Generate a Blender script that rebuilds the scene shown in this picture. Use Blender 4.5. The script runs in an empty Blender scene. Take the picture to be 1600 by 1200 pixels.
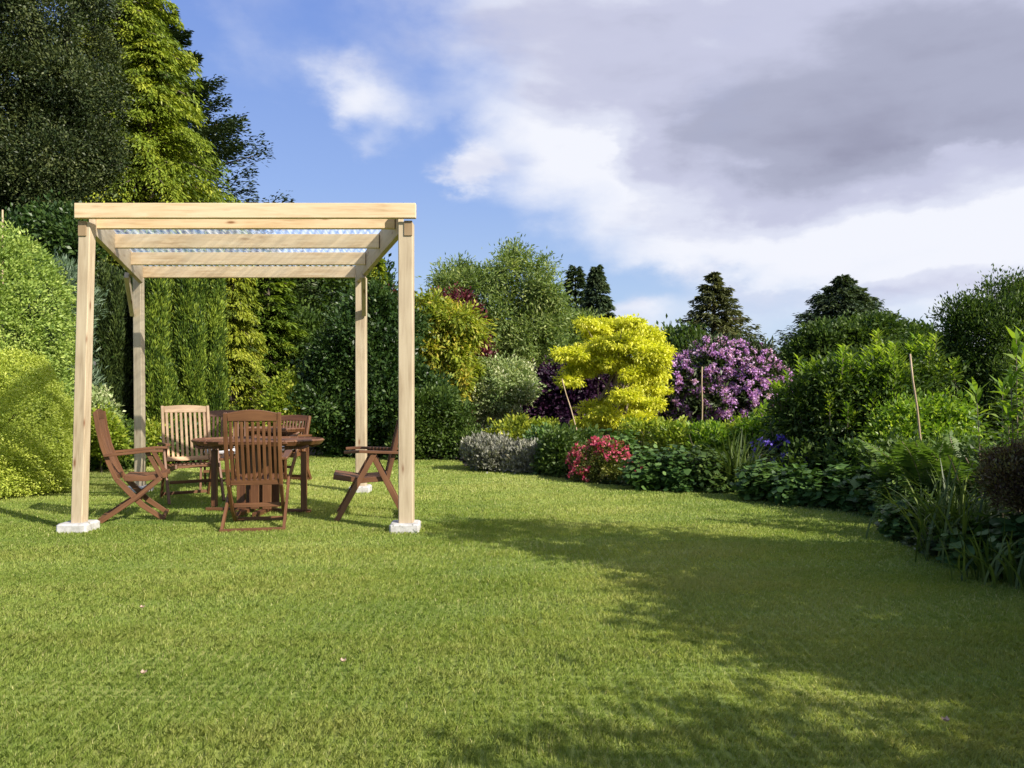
import bpy, math, random
import numpy as np
from mathutils import Vector

# ------------------------------------------------------------------ camera, sky, sun, exposure
sc = bpy.context.scene
C = sc.collection
F = 1150.0; HY = 625.0; CAMH = 1.15
cam = bpy.data.cameras.new("camera")
cam.sensor_width = 36; cam.lens = 36 * F / 1600; cam.shift_y = 25 / 1600
cam.clip_start = 0.05; cam.clip_end = 3000
cam.dof.use_dof = False
camo = bpy.data.objects.new("camera", cam); C.objects.link(camo)
camo.location = (0, 0, CAMH); camo.rotation_euler = (math.radians(90), 0, 0)
sc.camera = camo

SUN_ELEV = math.radians(34)
SUN_AZ = math.radians(-37)          # from +X, negative = towards the camera side
sd = Vector((math.cos(SUN_ELEV) * math.cos(SUN_AZ), math.cos(SUN_ELEV) * math.sin(SUN_AZ), math.sin(SUN_ELEV)))
sun = bpy.data.lights.new("sun", 'SUN'); sun.energy = 5.0; sun.angle = math.radians(0.5); sun.color = (1, .93, .80)
suno = bpy.data.objects.new("sun", sun); C.objects.link(suno)
suno.rotation_euler = (-sd).to_track_quat('-Z', 'Y').to_euler()
sc.view_settings.view_transform = 'Standard'; sc.view_settings.look = 'None'
sc.view_settings.exposure = 0.6; sc.view_settings.gamma = 1.0; sc.view_settings.use_curve_mapping = False
cy = sc.cycles
cy.max_bounces = 6; cy.diffuse_bounces = 3; cy.glossy_bounces = 2; cy.transmission_bounces = 4; cy.transparent_max_bounces = 8
cy.use_denoising = True; cy.caustics_reflective = False; cy.caustics_refractive = False
cy.sample_clamp_indirect = 4


class NT:
    """small helper for node trees"""
    def __init__(s, nt): s.nt = nt; s.nt.nodes.clear()
    def n(s, t, **k):
        nd = s.nt.nodes.new(t)
        for a, b in k.items():
            if a.startswith('i_'):
                key = a[2:]; key = int(key) if key.isdigit() else key.replace('_', ' ')
                if isinstance(b, tuple) and len(b) == 2 and hasattr(b[0], 'outputs'): s.nt.links.new(b[0].outputs[b[1]], nd.inputs[key])
                elif hasattr(b, 'outputs'): s.nt.links.new(b.outputs[0], nd.inputs[key])
                else: nd.inputs[key].default_value = b
            else: setattr(nd, a, b)
        return nd
    def l(s, a, b, ia=0, ib=0): s.nt.links.new(a.outputs[ia], b.inputs[ib])
    def m(s, op, a, b=None, c=None, clamp=False):
        nd = s.nt.nodes.new('ShaderNodeMath'); nd.operation = op; nd.use_clamp = clamp
        for i, v in enumerate((a, b, c)):
            if v is None: continue
            if isinstance(v, (int, float)): nd.inputs[i].default_value = v
            elif isinstance(v, tuple): s.nt.links.new(v[0].outputs[v[1]], nd.inputs[i])
            else: s.nt.links.new(v.outputs[0], nd.inputs[i])
        return nd
    def mix(s, f, a, b):
        nd = s.nt.nodes.new('ShaderNodeMix'); nd.data_type = 'RGBA'
        for i, v in ((0, f), (6, a), (7, b)):
            if isinstance(v, (int, float)): nd.inputs[i].default_value = v
            elif isinstance(v, tuple) and len(v) >= 3: nd.inputs[i].default_value = (*v[:3], 1)
            elif isinstance(v, tuple): s.nt.links.new(v[0].outputs[v[1]], nd.inputs[i])
            else: s.nt.links.new(v.outputs[0], nd.inputs[i])
        return (nd, 2)
    def ramp(s, f, pts, interp='LINEAR'):
        nd = s.nt.nodes.new('ShaderNodeValToRGB'); nd.color_ramp.interpolation = interp
        el = nd.color_ramp.elements
        while len(el) < len(pts): el.new(.5)
        for e, (p, c) in zip(el, pts): e.position = p; e.color = (*c, 1) if len(c) == 3 else c
        if isinstance(f, tuple): s.nt.links.new(f[0].outputs[f[1]], nd.inputs[0])
        else: s.nt.links.new(f.outputs[0], nd.inputs[0])
        return nd


def azel(px, py):
    dx = (px - 800) / F; dz = (HY - py) / F
    return math.atan2(dx, 1), math.atan2(dz, math.hypot(1, dx))

world = bpy.data.worlds.new("World"); sc.world = world; world.use_nodes = True
w = NT(world.node_tree)
sky = w.n('ShaderNodeTexSky', sky_type='NISHITA', sun_disc=False, sun_elevation=SUN_ELEV,
          sun_rotation=math.pi / 2 - SUN_AZ, altitude=50, air_density=1.0, dust_density=0.35, ozone_density=3.0)
tc = w.n('ShaderNodeTexCoord')
sep = w.n('ShaderNodeSeparateXYZ'); w.l(tc, sep, 0, 0)
az = w.m('ARCTAN2', (sep, 0), (sep, 1))
el = w.m('ARCSINE', (sep, 2))
comb = w.n('ShaderNodeCombineXYZ', i_X=az, i_Y=w.m('MULTIPLY', el, 1.7))
comb2 = w.n('ShaderNodeCombineXYZ', i_X=w.m('ADD', az, w.m('MULTIPLY', el, .6)), i_Y=w.m('MULTIPLY', el, 3.0))
def noise(vec, scale, det=6, rough=.55, dist=0.0, off=(0, 0, 0)):
    mp = w.n('ShaderNodeMapping', i_Location=off); w.l(vec, mp, 0, 0)
    nd = w.n('ShaderNodeTexNoise', i_Scale=scale, i_Detail=det, i_Roughness=rough, i_Distortion=dist); w.l(mp, nd, 0, 0)
    return nd
def blob(px, py, sx, sy, amp=1.0, warp=None):
    a, e = azel(px, py)
    dx = w.m('DIVIDE', w.m('SUBTRACT', azw, a), sx / F); dy = w.m('DIVIDE', w.m('SUBTRACT', elw, e), sy / F)
    r2 = w.m('ADD', w.m('MULTIPLY', dx, dx), w.m('MULTIPLY', dy, dy))
    return w.m('MULTIPLY', w.m('EXPONENT', w.m('MULTIPLY', r2, -1.0)), amp)
nw = noise(comb, 5.0, 6, .6, 0, (3, 1, 0))
nsep = w.n('ShaderNodeSeparateColor'); w.l(nw, nsep, 1, 0)
azw = w.m('ADD', az, w.m('MULTIPLY', w.m('SUBTRACT', (nsep, 0), .5), .22))
elw = w.m('ADD', el, w.m('MULTIPLY', w.m('SUBTRACT', (nsep, 1), .5), .14))
def total(lst):
    t = lst[0]
    for b in lst[1:]: t = w.m('ADD', t, b)
    return t
n1 = noise(comb, 5.0, 7, .52, .2, (0.4, 2.3, 0)); n2 = noise(comb2, 4.5, 7, .5, .2, (7, 4, 1))
# how much cloud: clear to the left, filling in to the right
side = w.m('MULTIPLY_ADD', w.m('SUBTRACT', azw, w.m('MULTIPLY_ADD', elw, -.62, 0.04)), 3.6, 0.16)
side = w.m('MINIMUM', w.m('MAXIMUM', side, -.15), 1.25)
cov = total([side, w.m('MULTIPLY', w.m('SUBTRACT', n1, .5), 1.25),
             blob(735, 275, 48, 36, 1.0), blob(700, 330, 150, 60, -.35), blob(640, 20, 110, 60, -.15), blob(545, 150, 70, 45, .75), blob(640, 190, 90, 40, .3), blob(350, 40, 75, 110, .42), blob(480, 100, 110, 40, .25), blob(590, 232, 30, 14, .3),
             blob(960, 455, 230, 45, -.65), blob(1230, 520, 220, 60, -.85), blob(690, 215, 60, 32, -.35), blob(1080, 455, 120, 25, -.3), blob(740, 400, 120, 70, -.3), blob(980, 498, 60, 22, .5)])
covm = w.n('ShaderNodeMapRange', interpolation_type='SMOOTHSTEP', i_Value=cov, i_1=.12, i_2=1.15)
# how dark each cloud is underneath
dark = total([blob(1250, 80, 260, 120, .42), blob(1480, 190, 320, 95, .50), blob(1150, 250, 200, 60, .30), blob(800, 50, 300, 70, .16), blob(1560, 20, 200, 160, .25),
              blob(900, 240, 80, 60, -.3), blob(1500, 245, 60, 25, -.30), blob(900, 380, 160, 60, -.12), blob(1330, 470, 260, 28, .22), blob(1430, 395, 300, 45, -.22), blob(1420, 505, 200, 25, -.15), blob(1080, 350, 200, 35, .12), blob(1450, 510, 200, 22, .15),
              w.m('MULTIPLY', w.m('SUBTRACT', n2, .5), .85), w.m('MULTIPLY', w.m('SUBTRACT', n1, .5), .25)])
ccol = w.ramp(dark, [(0.0, (.90, .92, 1.0)), (.14, (.74, .77, .91)), (.34, (.58, .60, .77)), (.62, (.42, .44, .58)), (1.0, (.31, .32, .44))], 'EASE')
blue = w.ramp(el, [(0.0, (.66, .80, .98)), (.12, (.54, .71, 1.0)), (.28, (.37, .54, 1.0)), (.50, (.23, .38, .92)), (1.0, (.08, .16, .5))])
skys = w.n('ShaderNodeVectorMath', operation='SCALE'); w.l(sky, skys, 0, 0); skys.inputs['Scale'].default_value = .10
skymix = w.mix(.70, skys, blue)
final = w.mix(covm, skymix, ccol)
bg = w.n('ShaderNodeBackground', i_Strength=.66); w.nt.links.new(final[0].outputs[2], bg.inputs[0])
wo = w.n('ShaderNodeOutputWorld'); w.l(bg, wo)

# ------------------------------------------------------------------ helpers
def X(px, d): return (px - 800) / F * d
def Z(py, d): return CAMH + (HY - py) / F * d
def D(py): return CAMH * F / (py - HY)

def tag(o, label, cat, group=None, kind=None):
    if label: o['label'] = label
    if cat: o['category'] = cat
    if group: o['group'] = group
    if kind: o['kind'] = kind
    return o
def empty(name, loc, label=None, cat=None, group=None, rz=0):
    o = bpy.data.objects.new(name, None); C.objects.link(o); o.location = loc; o.rotation_euler = (0, 0, rz)
    o.empty_display_size = .1
    return tag(o, label, cat, group)
def link(name, me, mat, parent=None, loc=(0, 0, 0)):
    o = bpy.data.objects.new(name, me); C.objects.link(o); o.location = loc
    if mat: me.materials.append(mat)
    if parent: o.parent = parent
    return o
def mesh_np(name, V, faces_flat, nper, tint=None, smooth=False):
    """V (N,3); faces all with nper corners"""
    me = bpy.data.meshes.new(name)
    V = np.ascontiguousarray(V, dtype=np.float32); ff = np.ascontiguousarray(faces_flat, dtype=np.int32).ravel()
    nf = len(ff) // nper
    me.vertices.add(len(V)); me.vertices.foreach_set('co', V.ravel())
    me.loops.add(len(ff)); me.loops.foreach_set('vertex_index', ff)
    me.polygons.add(nf); me.polygons.foreach_set('loop_start', np.arange(nf, dtype=np.int32) * nper)
    try: me.polygons.foreach_set('loop_total', np.full(nf, nper, dtype=np.int32))
    except Exception: pass
    if smooth: me.polygons.foreach_set('use_smooth', np.ones(nf, dtype=bool))
    me.update(calc_edges=True)
    if tint is not None:
        a = me.attributes.new('tint', 'FLOAT', 'FACE'); a.data.foreach_set('value', np.clip(tint, 0, 1).astype(np.float32))
    return me
def unit(v): return v / np.maximum(np.linalg.norm(v, axis=-1, keepdims=True), 1e-9)
def vnoise(p, seed=0):
    """cheap smooth noise of (N,2|3) points, about -1..1"""
    r = np.random.RandomState(seed); s = 0
    for k in range(7):
        q = r.normal(size=p.shape[1]) * (1 + .35 * k); s = s + np.sin(p @ q + r.uniform(0, 6.28)) / (1 + .25 * k)
    return s / 3.2

class MB:
    """mesh of swept bars; carries a 'grain' vector per vertex (along, across, through)"""
    def __init__(s): s.v = []; s.f = []; s.g = []
    def sweep(s, pts, w_, t_, side=(1, 0, 0), ch=.003):
        pts = [Vector(p) for p in pts]; side = Vector(side).normalized(); n = len(pts)
        off = random.uniform(0, 50); dist = 0; base = len(s.v)
        ws = w_ if isinstance(w_, (list, tuple)) else [w_] * n; ts = t_ if isinstance(t_, (list, tuple)) else [t_] * n
        rings = []
        for i, p in enumerate(pts):
            if i: dist += (p - pts[i - 1]).length
            tg = (pts[min(i + 1, n - 1)] - pts[max(i - 1, 0)]).normalized()
            sv = (side - tg * side.dot(tg)).normalized(); uv = sv.cross(tg)
            a, b = ws[i] / 2, ts[i] / 2
            if i == 0: rings.append((p, sv, uv, a - ch, b - ch, dist)); rings.append((p + tg * ch, sv, uv, a, b, dist))
            elif i == n - 1: rings.append((p - tg * ch, sv, uv, a, b, dist)); rings.append((p, sv, uv, a - ch, b - ch, dist))
            else: rings.append((p, sv, uv, a, b, dist))
        for (p, sv, uv, a, b, dd) in rings:
            for (x, y) in ((a, b - ch), (a - ch, b), (-a + ch, b), (-a, b - ch), (-a, -b + ch), (-a + ch, -b), (a - ch, -b), (a, -b + ch)):
                s.v.append(p + sv * x + uv * y); s.g.append((dd + off, x + off * 1.7, y + off * 2.3))
        for r in range(len(rings) - 1):
            for k in range(8):
                k2 = (k + 1) % 8; s.f.append((base + r * 8 + k, base + r * 8 + k2, base + r * 8 + 8 + k2, base + r * 8 + 8 + k))
        s.f.append(tuple(base + k for k in range(7, -1, -1))); e = base + (len(rings) - 1) * 8
        s.f.append(tuple(e + k for k in range(8)))
    def bar(s, a, b, w_, t_, side=(1, 0, 0), ch=.003): s.sweep([a, b], w_, t_, side, ch)
    def tube(s, pts, rad, seg=8):
        pts = [Vector(p) for p in pts]; base = len(s.v); n = len(pts); off = random.uniform(0, 50); dist = 0
        rad = rad if isinstance(rad, (list, tuple)) else [rad] * n
        for i, p in enumerate(pts):
            if i: dist += (p - pts[i - 1]).length
            tg = (pts[min(i + 1, n - 1)] - pts[max(i - 1, 0)]).normalized()
            sv = tg.orthogonal().normalized() if abs(tg.z) < .9 else (Vector((1, 0, 0)) - tg * tg.x).normalized(); uv = sv.cross(tg)
            for k in range(seg):
                a = 6.28318 * k / seg; rr = rad[i]
                s.v.append(p + sv * math.cos(a) * rr + uv * math.sin(a) * rr); s.g.append((dist + off, math.cos(a) * rr + off, math.sin(a) * rr + off))
        for r in range(n - 1):
            for k in range(seg):
                k2 = (k + 1) % seg; s.f.append((base + r * seg + k, base + r * seg + k2, base + (r + 1) * seg + k2, base + (r + 1) * seg + k))
        s.f.append(tuple(base + k for k in range(seg - 1, -1, -1))); s.f.append(tuple(base + (n - 1) * seg + k for k in range(seg)))
    def build(s, name, mat, parent=None, smooth=False):
        me = bpy.data.meshes.new(name); me.from_pydata([tuple(v) for v in s.v], [], s.f); me.update()
        a = me.attributes.new('grain', 'FLOAT_VECTOR', 'POINT'); a.data.foreach_set('vector', np.array(s.g, dtype=np.float32).ravel())
        if smooth: me.polygons.foreach_set('use_smooth', [True] * len(me.polygons))
        return link(name, me, mat, parent)

# ------------------------------------------------------------------ materials
def newmat(name):
    m = bpy.data.materials.new(name); m.use_nodes = True; return m, NT(m.node_tree)
def leaf_mat(name, cols, trans=.32, rough=.5, spec=.35):
    m, t = newmat(name)
    at = t.n('ShaderNodeAttribute', attribute_name='tint')
    pts = [(i / (len(cols) - 1), c) for i, c in enumerate(cols)]
    r = t.ramp((at, 2), pts)
    p = t.n('ShaderNodeBsdfPrincipled', i_Base_Color=r, i_Roughness=rough); p.inputs['Specular IOR Level'].default_value = spec
    tb = t.n('ShaderNodeVectorMath', operation='MULTIPLY'); t.l(r, tb, 0, 0); tb.inputs[1].default_value = (1.15, 1.2, .55)
    tr = t.n('ShaderNodeBsdfTranslucent', i_Color=tb)
    mx = t.n('ShaderNodeMixShader', i_0=trans); t.l(p, mx, 0, 1); t.l(tr, mx, 0, 2)
    o = t.n('ShaderNodeOutputMaterial'); t.l(mx, o)
    return m
def wood_mat(name, c1, c2, c3, knot=None, rough=.55, scale=1.0):
    m, t = newmat(name)
    at = t.n('ShaderNodeAttribute', attribute_name='grain')
    mp = t.n('ShaderNodeMapping', i_Scale=(1.6 * scale, 22 * scale, 22 * scale)); t.l(at, mp, 1, 0)
    n = t.n('ShaderNodeTexNoise', i_Scale=1.6, i_Detail=6, i_Roughness=.6, i_Distortion=.6); t.l(mp, n)
    n2 = t.n('ShaderNodeTexNoise', i_Scale=2.2, i_Detail=3); t.l(at, n2, 1, 0)
    r = t.ramp(n, [(.28, c1), (.5, c2), (.75, c3)])
    col = t.mix(t.ramp(n2, [(.38, (0, 0, 0)), (.65, (.55, .55, .55))]), r, c3)
    if knot:
        mk = t.n('ShaderNodeMapping', i_Scale=(2.6, 9, 9)); t.l(at, mk, 1, 0)
        v = t.n('ShaderNodeTexVoronoi', i_Scale=1.0, i_Randomness=1.0); t.l(mk, v)
        kr = t.ramp(v, [(.055, (1, 1, 1)), (.12, (.25, .25, .25)), (.19, (0, 0, 0))])
        col = t.mix(kr, (col[0], 2), knot)
    p = t.n('ShaderNodeBsdfPrincipled', i_Roughness=rough); t.nt.links.new(col[0].outputs[2], p.inputs['Base Color'])
    b = t.n('ShaderNodeBump', i_Strength=.35, i_Distance=.002); t.l(n, b, 0, 2); t.l(b, p, 0, p.inputs.find('Normal'))
    o = t.n('ShaderNodeOutputMaterial'); t.l(p, o)
    return m
def plain_mat(name, c1, c2, scale=8, rough=.85, bump=.4, c3=None, th=(.62, .66)):
    m, t = newmat(name)
    tcn = t.n('ShaderNodeTexCoord')
    n = t.n('ShaderNodeTexNoise', i_Scale=scale, i_Detail=8, i_Roughness=.65); t.l(tcn, n, 3, 0)
    r = t.mix(t.ramp(n, [(.35, (0, 0, 0)), (.65, (1, 1, 1))]), c1, c2)
    if c3:
        n3 = t.n('ShaderNodeTexNoise', i_Scale=scale * .8, i_Detail=4); t.l(tcn, n3, 3, 0)
        r = t.mix(t.ramp(n3, [(th[0], (0, 0, 0)), (th[1], (1, 1, 1))]), r, c3)
    p = t.n('ShaderNodeBsdfPrincipled', i_Roughness=rough); t.nt.links.new(r[0].outputs[2], p.inputs['Base Color'])
    b = t.n('ShaderNodeBump', i_Strength=bump, i_Distance=.01); t.l(n, b, 0, 2); t.l(b, p, 0, p.inputs.find('Normal'))
    o = t.n('ShaderNodeOutputMaterial'); t.l(p, o)
    return m

M = {}
M['pine'] = wood_mat('pine_timber', (.50, .33, .18), (.67, .485, .29), (.77, .61, .41), knot=(.26, .12, .05), rough=.6)
M['pine_grey'] = wood_mat('weathered_pine', (.30, .22, .14), (.44, .345, .23), (.55, .455, .32), knot=(.20, .10, .05), rough=.65)
M['pine_end'] = wood_mat('end_grain_pine', (.16, .10, .05), (.26, .17, .09), (.36, .26, .15), rough=.7, scale=.5)
M['teak'] = wood_mat('oiled_hardwood', (.054, .020, .009), (.108, .043, .018), (.19, .085, .036), rough=.5)
M['teak_sunlit'] = wood_mat('sunlit_hardwood', (.26, .13, .055), (.42, .24, .11), (.56, .36, .19), rough=.5)  # same hardwood, paler: sunlight on the chair back put into the colour
M['bark'] = wood_mat('bark', (.035, .025, .018), (.08, .06, .045), (.15, .12, .09), rough=.9, scale=.6)
M['bark_light'] = wood_mat('pale_bark', (.10, .07, .045), (.20, .15, .10), (.30, .24, .17), rough=.85, scale=.6)
M['cane'] = wood_mat('bamboo_cane', (.30, .20, .11), (.42, .30, .18), (.55, .42, .28), rough=.5)
M['concrete'] = plain_mat('concrete', (.36, .345, .33), (.60, .585, .58), 16, .9, .9, (.06, .09, .045), (.60, .66))
M['soil'] = plain_mat('soil', (.022, .015, .010), (.06, .042, .03), 9, .95, 1.0)
M['earth'] = plain_mat('rough_grass', (.05, .08, .02), (.09, .12, .035), 1.5, .95, 1.0)
M['cushion'] = plain_mat('cushion_cloth', (.62, .62, .66), (.72, .72, .75), 30, .9, .2)
M['slate'] = plain_mat('slate', (.10, .10, .11), (.18, .18, .19), 10, .7, .3)
M['render_wall'] = plain_mat('painted_render', (.50, .49, .47), (.66, .65, .63), 6, .8, .2)
M['petal'] = plain_mat('dry_petal', (.34, .22, .16), (.50, .38, .30), 40, .7, .2)

# ------------------------------------------------------------------ foliage
def leaves_mesh(name, P, Dv, N, L, W, tint, fold=0.0):
    n = len(P); Dv = unit(Dv); S = unit(np.cross(Dv, N)); Nn = np.cross(S, Dv)
    L = np.broadcast_to(L, n)[:, None]; W = np.broadcast_to(W, n)[:, None]
    V = np.empty((n, 4, 3))
    V[:, 0] = P; V[:, 2] = P + Dv * L - Nn * L * .12
    V[:, 1] = P + Dv * L * .48 + S * W / 2 + Nn * L * .05; V[:, 3] = P + Dv * L * .48 - S * W / 2 + Nn * L * .05
    return mesh_np(name, V.reshape(-1, 3), np.arange(n * 4), 4, tint)
def disc_mesh(name, P, N, R, tint, k=7):
    n = len(P); N = unit(N); a0 = unit(np.cross(N, np.random.RandomState(3).normal(size=(n, 3)))); b0 = np.cross(N, a0)
    V = np.empty((n, k, 3)); R = np.broadcast_to(R, n)
    rs = np.random.RandomState(5)
    for i in range(k):
        an = 6.2832 * i / k; rr = (R * (1 + .12 * rs.normal(size=n)))[:, None]
        if i == 0: rr = rr * .45
        V[:, i] = P + (a0 * math.cos(an) + b0 * math.sin(an)) * rr + N * rr * (.12 if i % 2 else -.04)
    return mesh_np(name, V.reshape(-1, 3), np.arange(n * k), k, tint)

def clumps(rng, blobs, nc, zmin=.05, back=.5, shell=.22, inner=.12, lump=.30, cut=.72, bough=26):
    B = np.array(blobs, float); c = B[:, :3]; r = B[:, 3:6]
    wgt = r[:, 0] * r[:, 1] + r[:, 0] * r[:, 2] + r[:, 1] * r[:, 2]; wgt /= wgt.sum()
    m = int(nc * 2.4); k = rng.choice(len(B), m, p=wgt)
    d = unit(rng.normal(size=(m, 3)))
    f = 1 - shell * rng.rand(m) ** 2.2
    isin = rng.rand(m) < inner; f = np.where(isin, rng.uniform(.25, .75, m), f)
    f = f * (1 + lump * .7 * vnoise(d * 3.1 + k[:, None] * 1.3, 11))
    # boughs: each blob carries bumps that bulge in the middle and sink between
    bh = np.zeros(m)
    for j in range(len(B)):
        rj = np.random.RandomState(int(abs(B[j, 0] * 131 + B[j, 2] * 71 + B[j, 5] * 37)) % 99991 + j)
        nbg = int(max(7, bough * (1 if r[j].max() > .5 else .6))); bd = unit(rj.normal(size=(nbg, 3))); sel = k == j
        dt = d[sel] @ bd.T; bh[sel] = rj.normal(size=nbg)[dt.argmax(1)]; ang = np.arccos(np.clip(dt.max(1), -1, 1)); a0 = 2.0 / math.sqrt(nbg); q = np.clip(ang / a0, 0, 1.6)
        f[sel] *= 1 + lump * 1.25 * (.40 - q ** 1.5)
    P = c[k] + d * r[k] * f[:, None]
    keep = (P[:, 2] > zmin) & ((d[:, 1] < .35) | (rng.rand(m) < back))
    for j in range(len(B)):
        q = np.linalg.norm((P - c[j]) / r[j], axis=1); keep &= (k == j) | (q > cut) | isin
    P, d, k, bh = P[keep][:nc], d[keep][:nc], k[keep][:nc], bh[keep][:nc]
    n = unit(d / r[k])
    return P, n, bh
def foliage(name, rng, blobs, nc, per, cr, L, W, mat, parent, up=.25, out=.5, stretch=1.0, rnd=.7, droop=0, hue=.2, zmin=.04, back=.5, inner=.12,
            lump=.30, flat=.45, shell=.22, cut=.72, shape='kite', bough=26, fine=1.0):
    if fine != 1: L, W, nc = L / fine, W / fine, int(nc * fine)
    P, n, bh = clumps(rng, blobs, nc, zmin, back, shell, inner, lump, cut, bough)
    m = len(P); cs = cr * rng.uniform(.6, 1.45, m); ct = .5 + hue * .75 * rng.normal(size=m) + hue * .55 * bh
    idx = np.repeat(np.arange(m), per); N_ = len(idx)
    o = np.clip(rng.normal(size=(N_, 3)), -1.7, 1.7); o[:, 2] *= stretch
    off = o * (cs[idx] * .5)[:, None]
    off = off + n[idx] * np.abs(rng.normal(size=N_))[:, None] * (cs[idx] * .25)[:, None]
    p = P[idx] + off
    dv = n[idx] * out + unit(off) * .5 + rng.normal(size=(N_, 3)) * rnd * .6 + np.array([0, 0, up - droop])
    nn = n[idx] * .5 + rng.normal(size=(N_, 3)) * .45 + np.array([0, 0, flat])
    ok = p[:, 2] > zmin
    p, dv, nn = p[ok], dv[ok], nn[ok]; idx = idx[ok]
    t = ct[idx] + .16 * rng.normal(size=len(idx))
    s = rng.uniform(.65, 1.3, len(idx))
    if shape == 'disc': me = disc_mesh(name, p, nn, L * s * .5, t)
    else: me = leaves_mesh(name, p, dv, nn, L * s, W * s, t)
    return link(name, me, mat, parent)

def trunk(root, blobs, rng, r0, mat, lean=0, limbs=6, base=(0, 0), name='trunk', multi=1):
    B = np.array(blobs, float); mb = MB()
    top = B[np.argmax(B[:, 2])]; topz = float(top[2] + top[5] * .4)
    for q in range(multi):
        ox = rng.uniform(-.25, .25) * (multi > 1); pts = []; n = 7
        for i in range(n):
            t = i / (n - 1)
            pts.append((base[0] + ox * (1 + t) + (top[0] - base[0]) * t ** 1.4 + rng.normal() * .03 * topz * .3 * (0 < i < n), base[1] + (top[1] - base[1]) * t + rng.normal() * .02 * topz * .3 * (i > 0), -.05 + topz * t))
        mb.tube(pts, [r0 * (1.25 if i == 0 else 1 - .85 * i / (n - 1)) / (multi ** .5) for i in range(n)], 9)
    for k in range(limbs):
        b = B[k % len(B)]; t0 = rng.uniform(.25, .7); s = Vector((base[0] + (top[0] - base[0]) * t0 ** 1.4, base[1] + (top[1] - base[1]) * t0, topz * t0))
        dr = unit(rng.normal(size=3)); e = Vector(b[:3] + dr * b[3:6] * .7)
        if e.z < s.z * .6: e.z = s.z + .1
        mid = s.lerp(e, .5) + Vector((0, 0, .06 * (e - s).length)); mb.tube([s, mid, e], [r0 * .4, r0 * .22, r0 * .06], 6)
    return mb.build(name, mat, root, True)

def pxblobs(lst, d, cx):
    """(px, py, rpx, rpy[, dy, ry]) at distance d -> local metres around (X(cx), d, 0)"""
    out = []
    for b in lst:
        dy = b[4] if len(b) > 4 else 0; dd = d + dy
        rx = b[2] / F * dd; rz = b[3] / F * dd; ry = b[5] if len(b) > 5 else min(rx, max(rz, rx * .6))
        out.append((X(b[0], dd) - X(cx, d), dy, Z(b[1], dd), rx, ry, rz))
    return out
def tufts(B, rng, n, frac):
    out = []
    for b in B:
        x, y, z, rx, ry, rz = b[:6]; out.append((x, y, z, rx * .86, ry * .86, rz * .86))
        for q in range(n):
            d_ = unit(rng.normal(size=3)); 
            if d_[1] > .3: d_[1] *= -1
            rr = frac * math.sqrt(rx * rz) * rng.uniform(.55, 1.35); f_ = rng.uniform(.72, 1.04)
            out.append((x + d_[0] * rx * f_, y + d_[1] * ry * f_, max(z + d_[2] * rz * f_, rr * .6), rr * rng.uniform(.9, 1.4), rr * rng.uniform(.9, 1.3), rr * rng.uniform(.6, .9)))
    return out
SEED = [100]
def plant(name, label, cat, d, cx, blobs, nc, per, cr, L, W, mat, tr=.06, trmat='bark', group=None, limbs=5, multi=1, crown='foliage', tname='trunk', tuft=(9, .30), **k):
    SEED[0] += 1; rng = np.random.RandomState(SEED[0]); random.seed(SEED[0])
    root = empty(name, (X(cx, d), d, 0), label, cat, group)
    B = pxblobs(blobs, d, cx)
    if tr: trunk(root, B, rng, tr, M[trmat], limbs=limbs, multi=multi, name=tname)
    if tuft:
        B0 = B; B = tufts(B, np.random.RandomState(SEED[0] + 7000), *tuft); k.setdefault('cut', .62)
        if k['cut'] > .62: k['cut'] = .62
    foliage(crown, rng, B, nc, per, cr, L, W, M[mat] if isinstance(mat, str) else mat, root, **k)
    return root, B, rng

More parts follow.
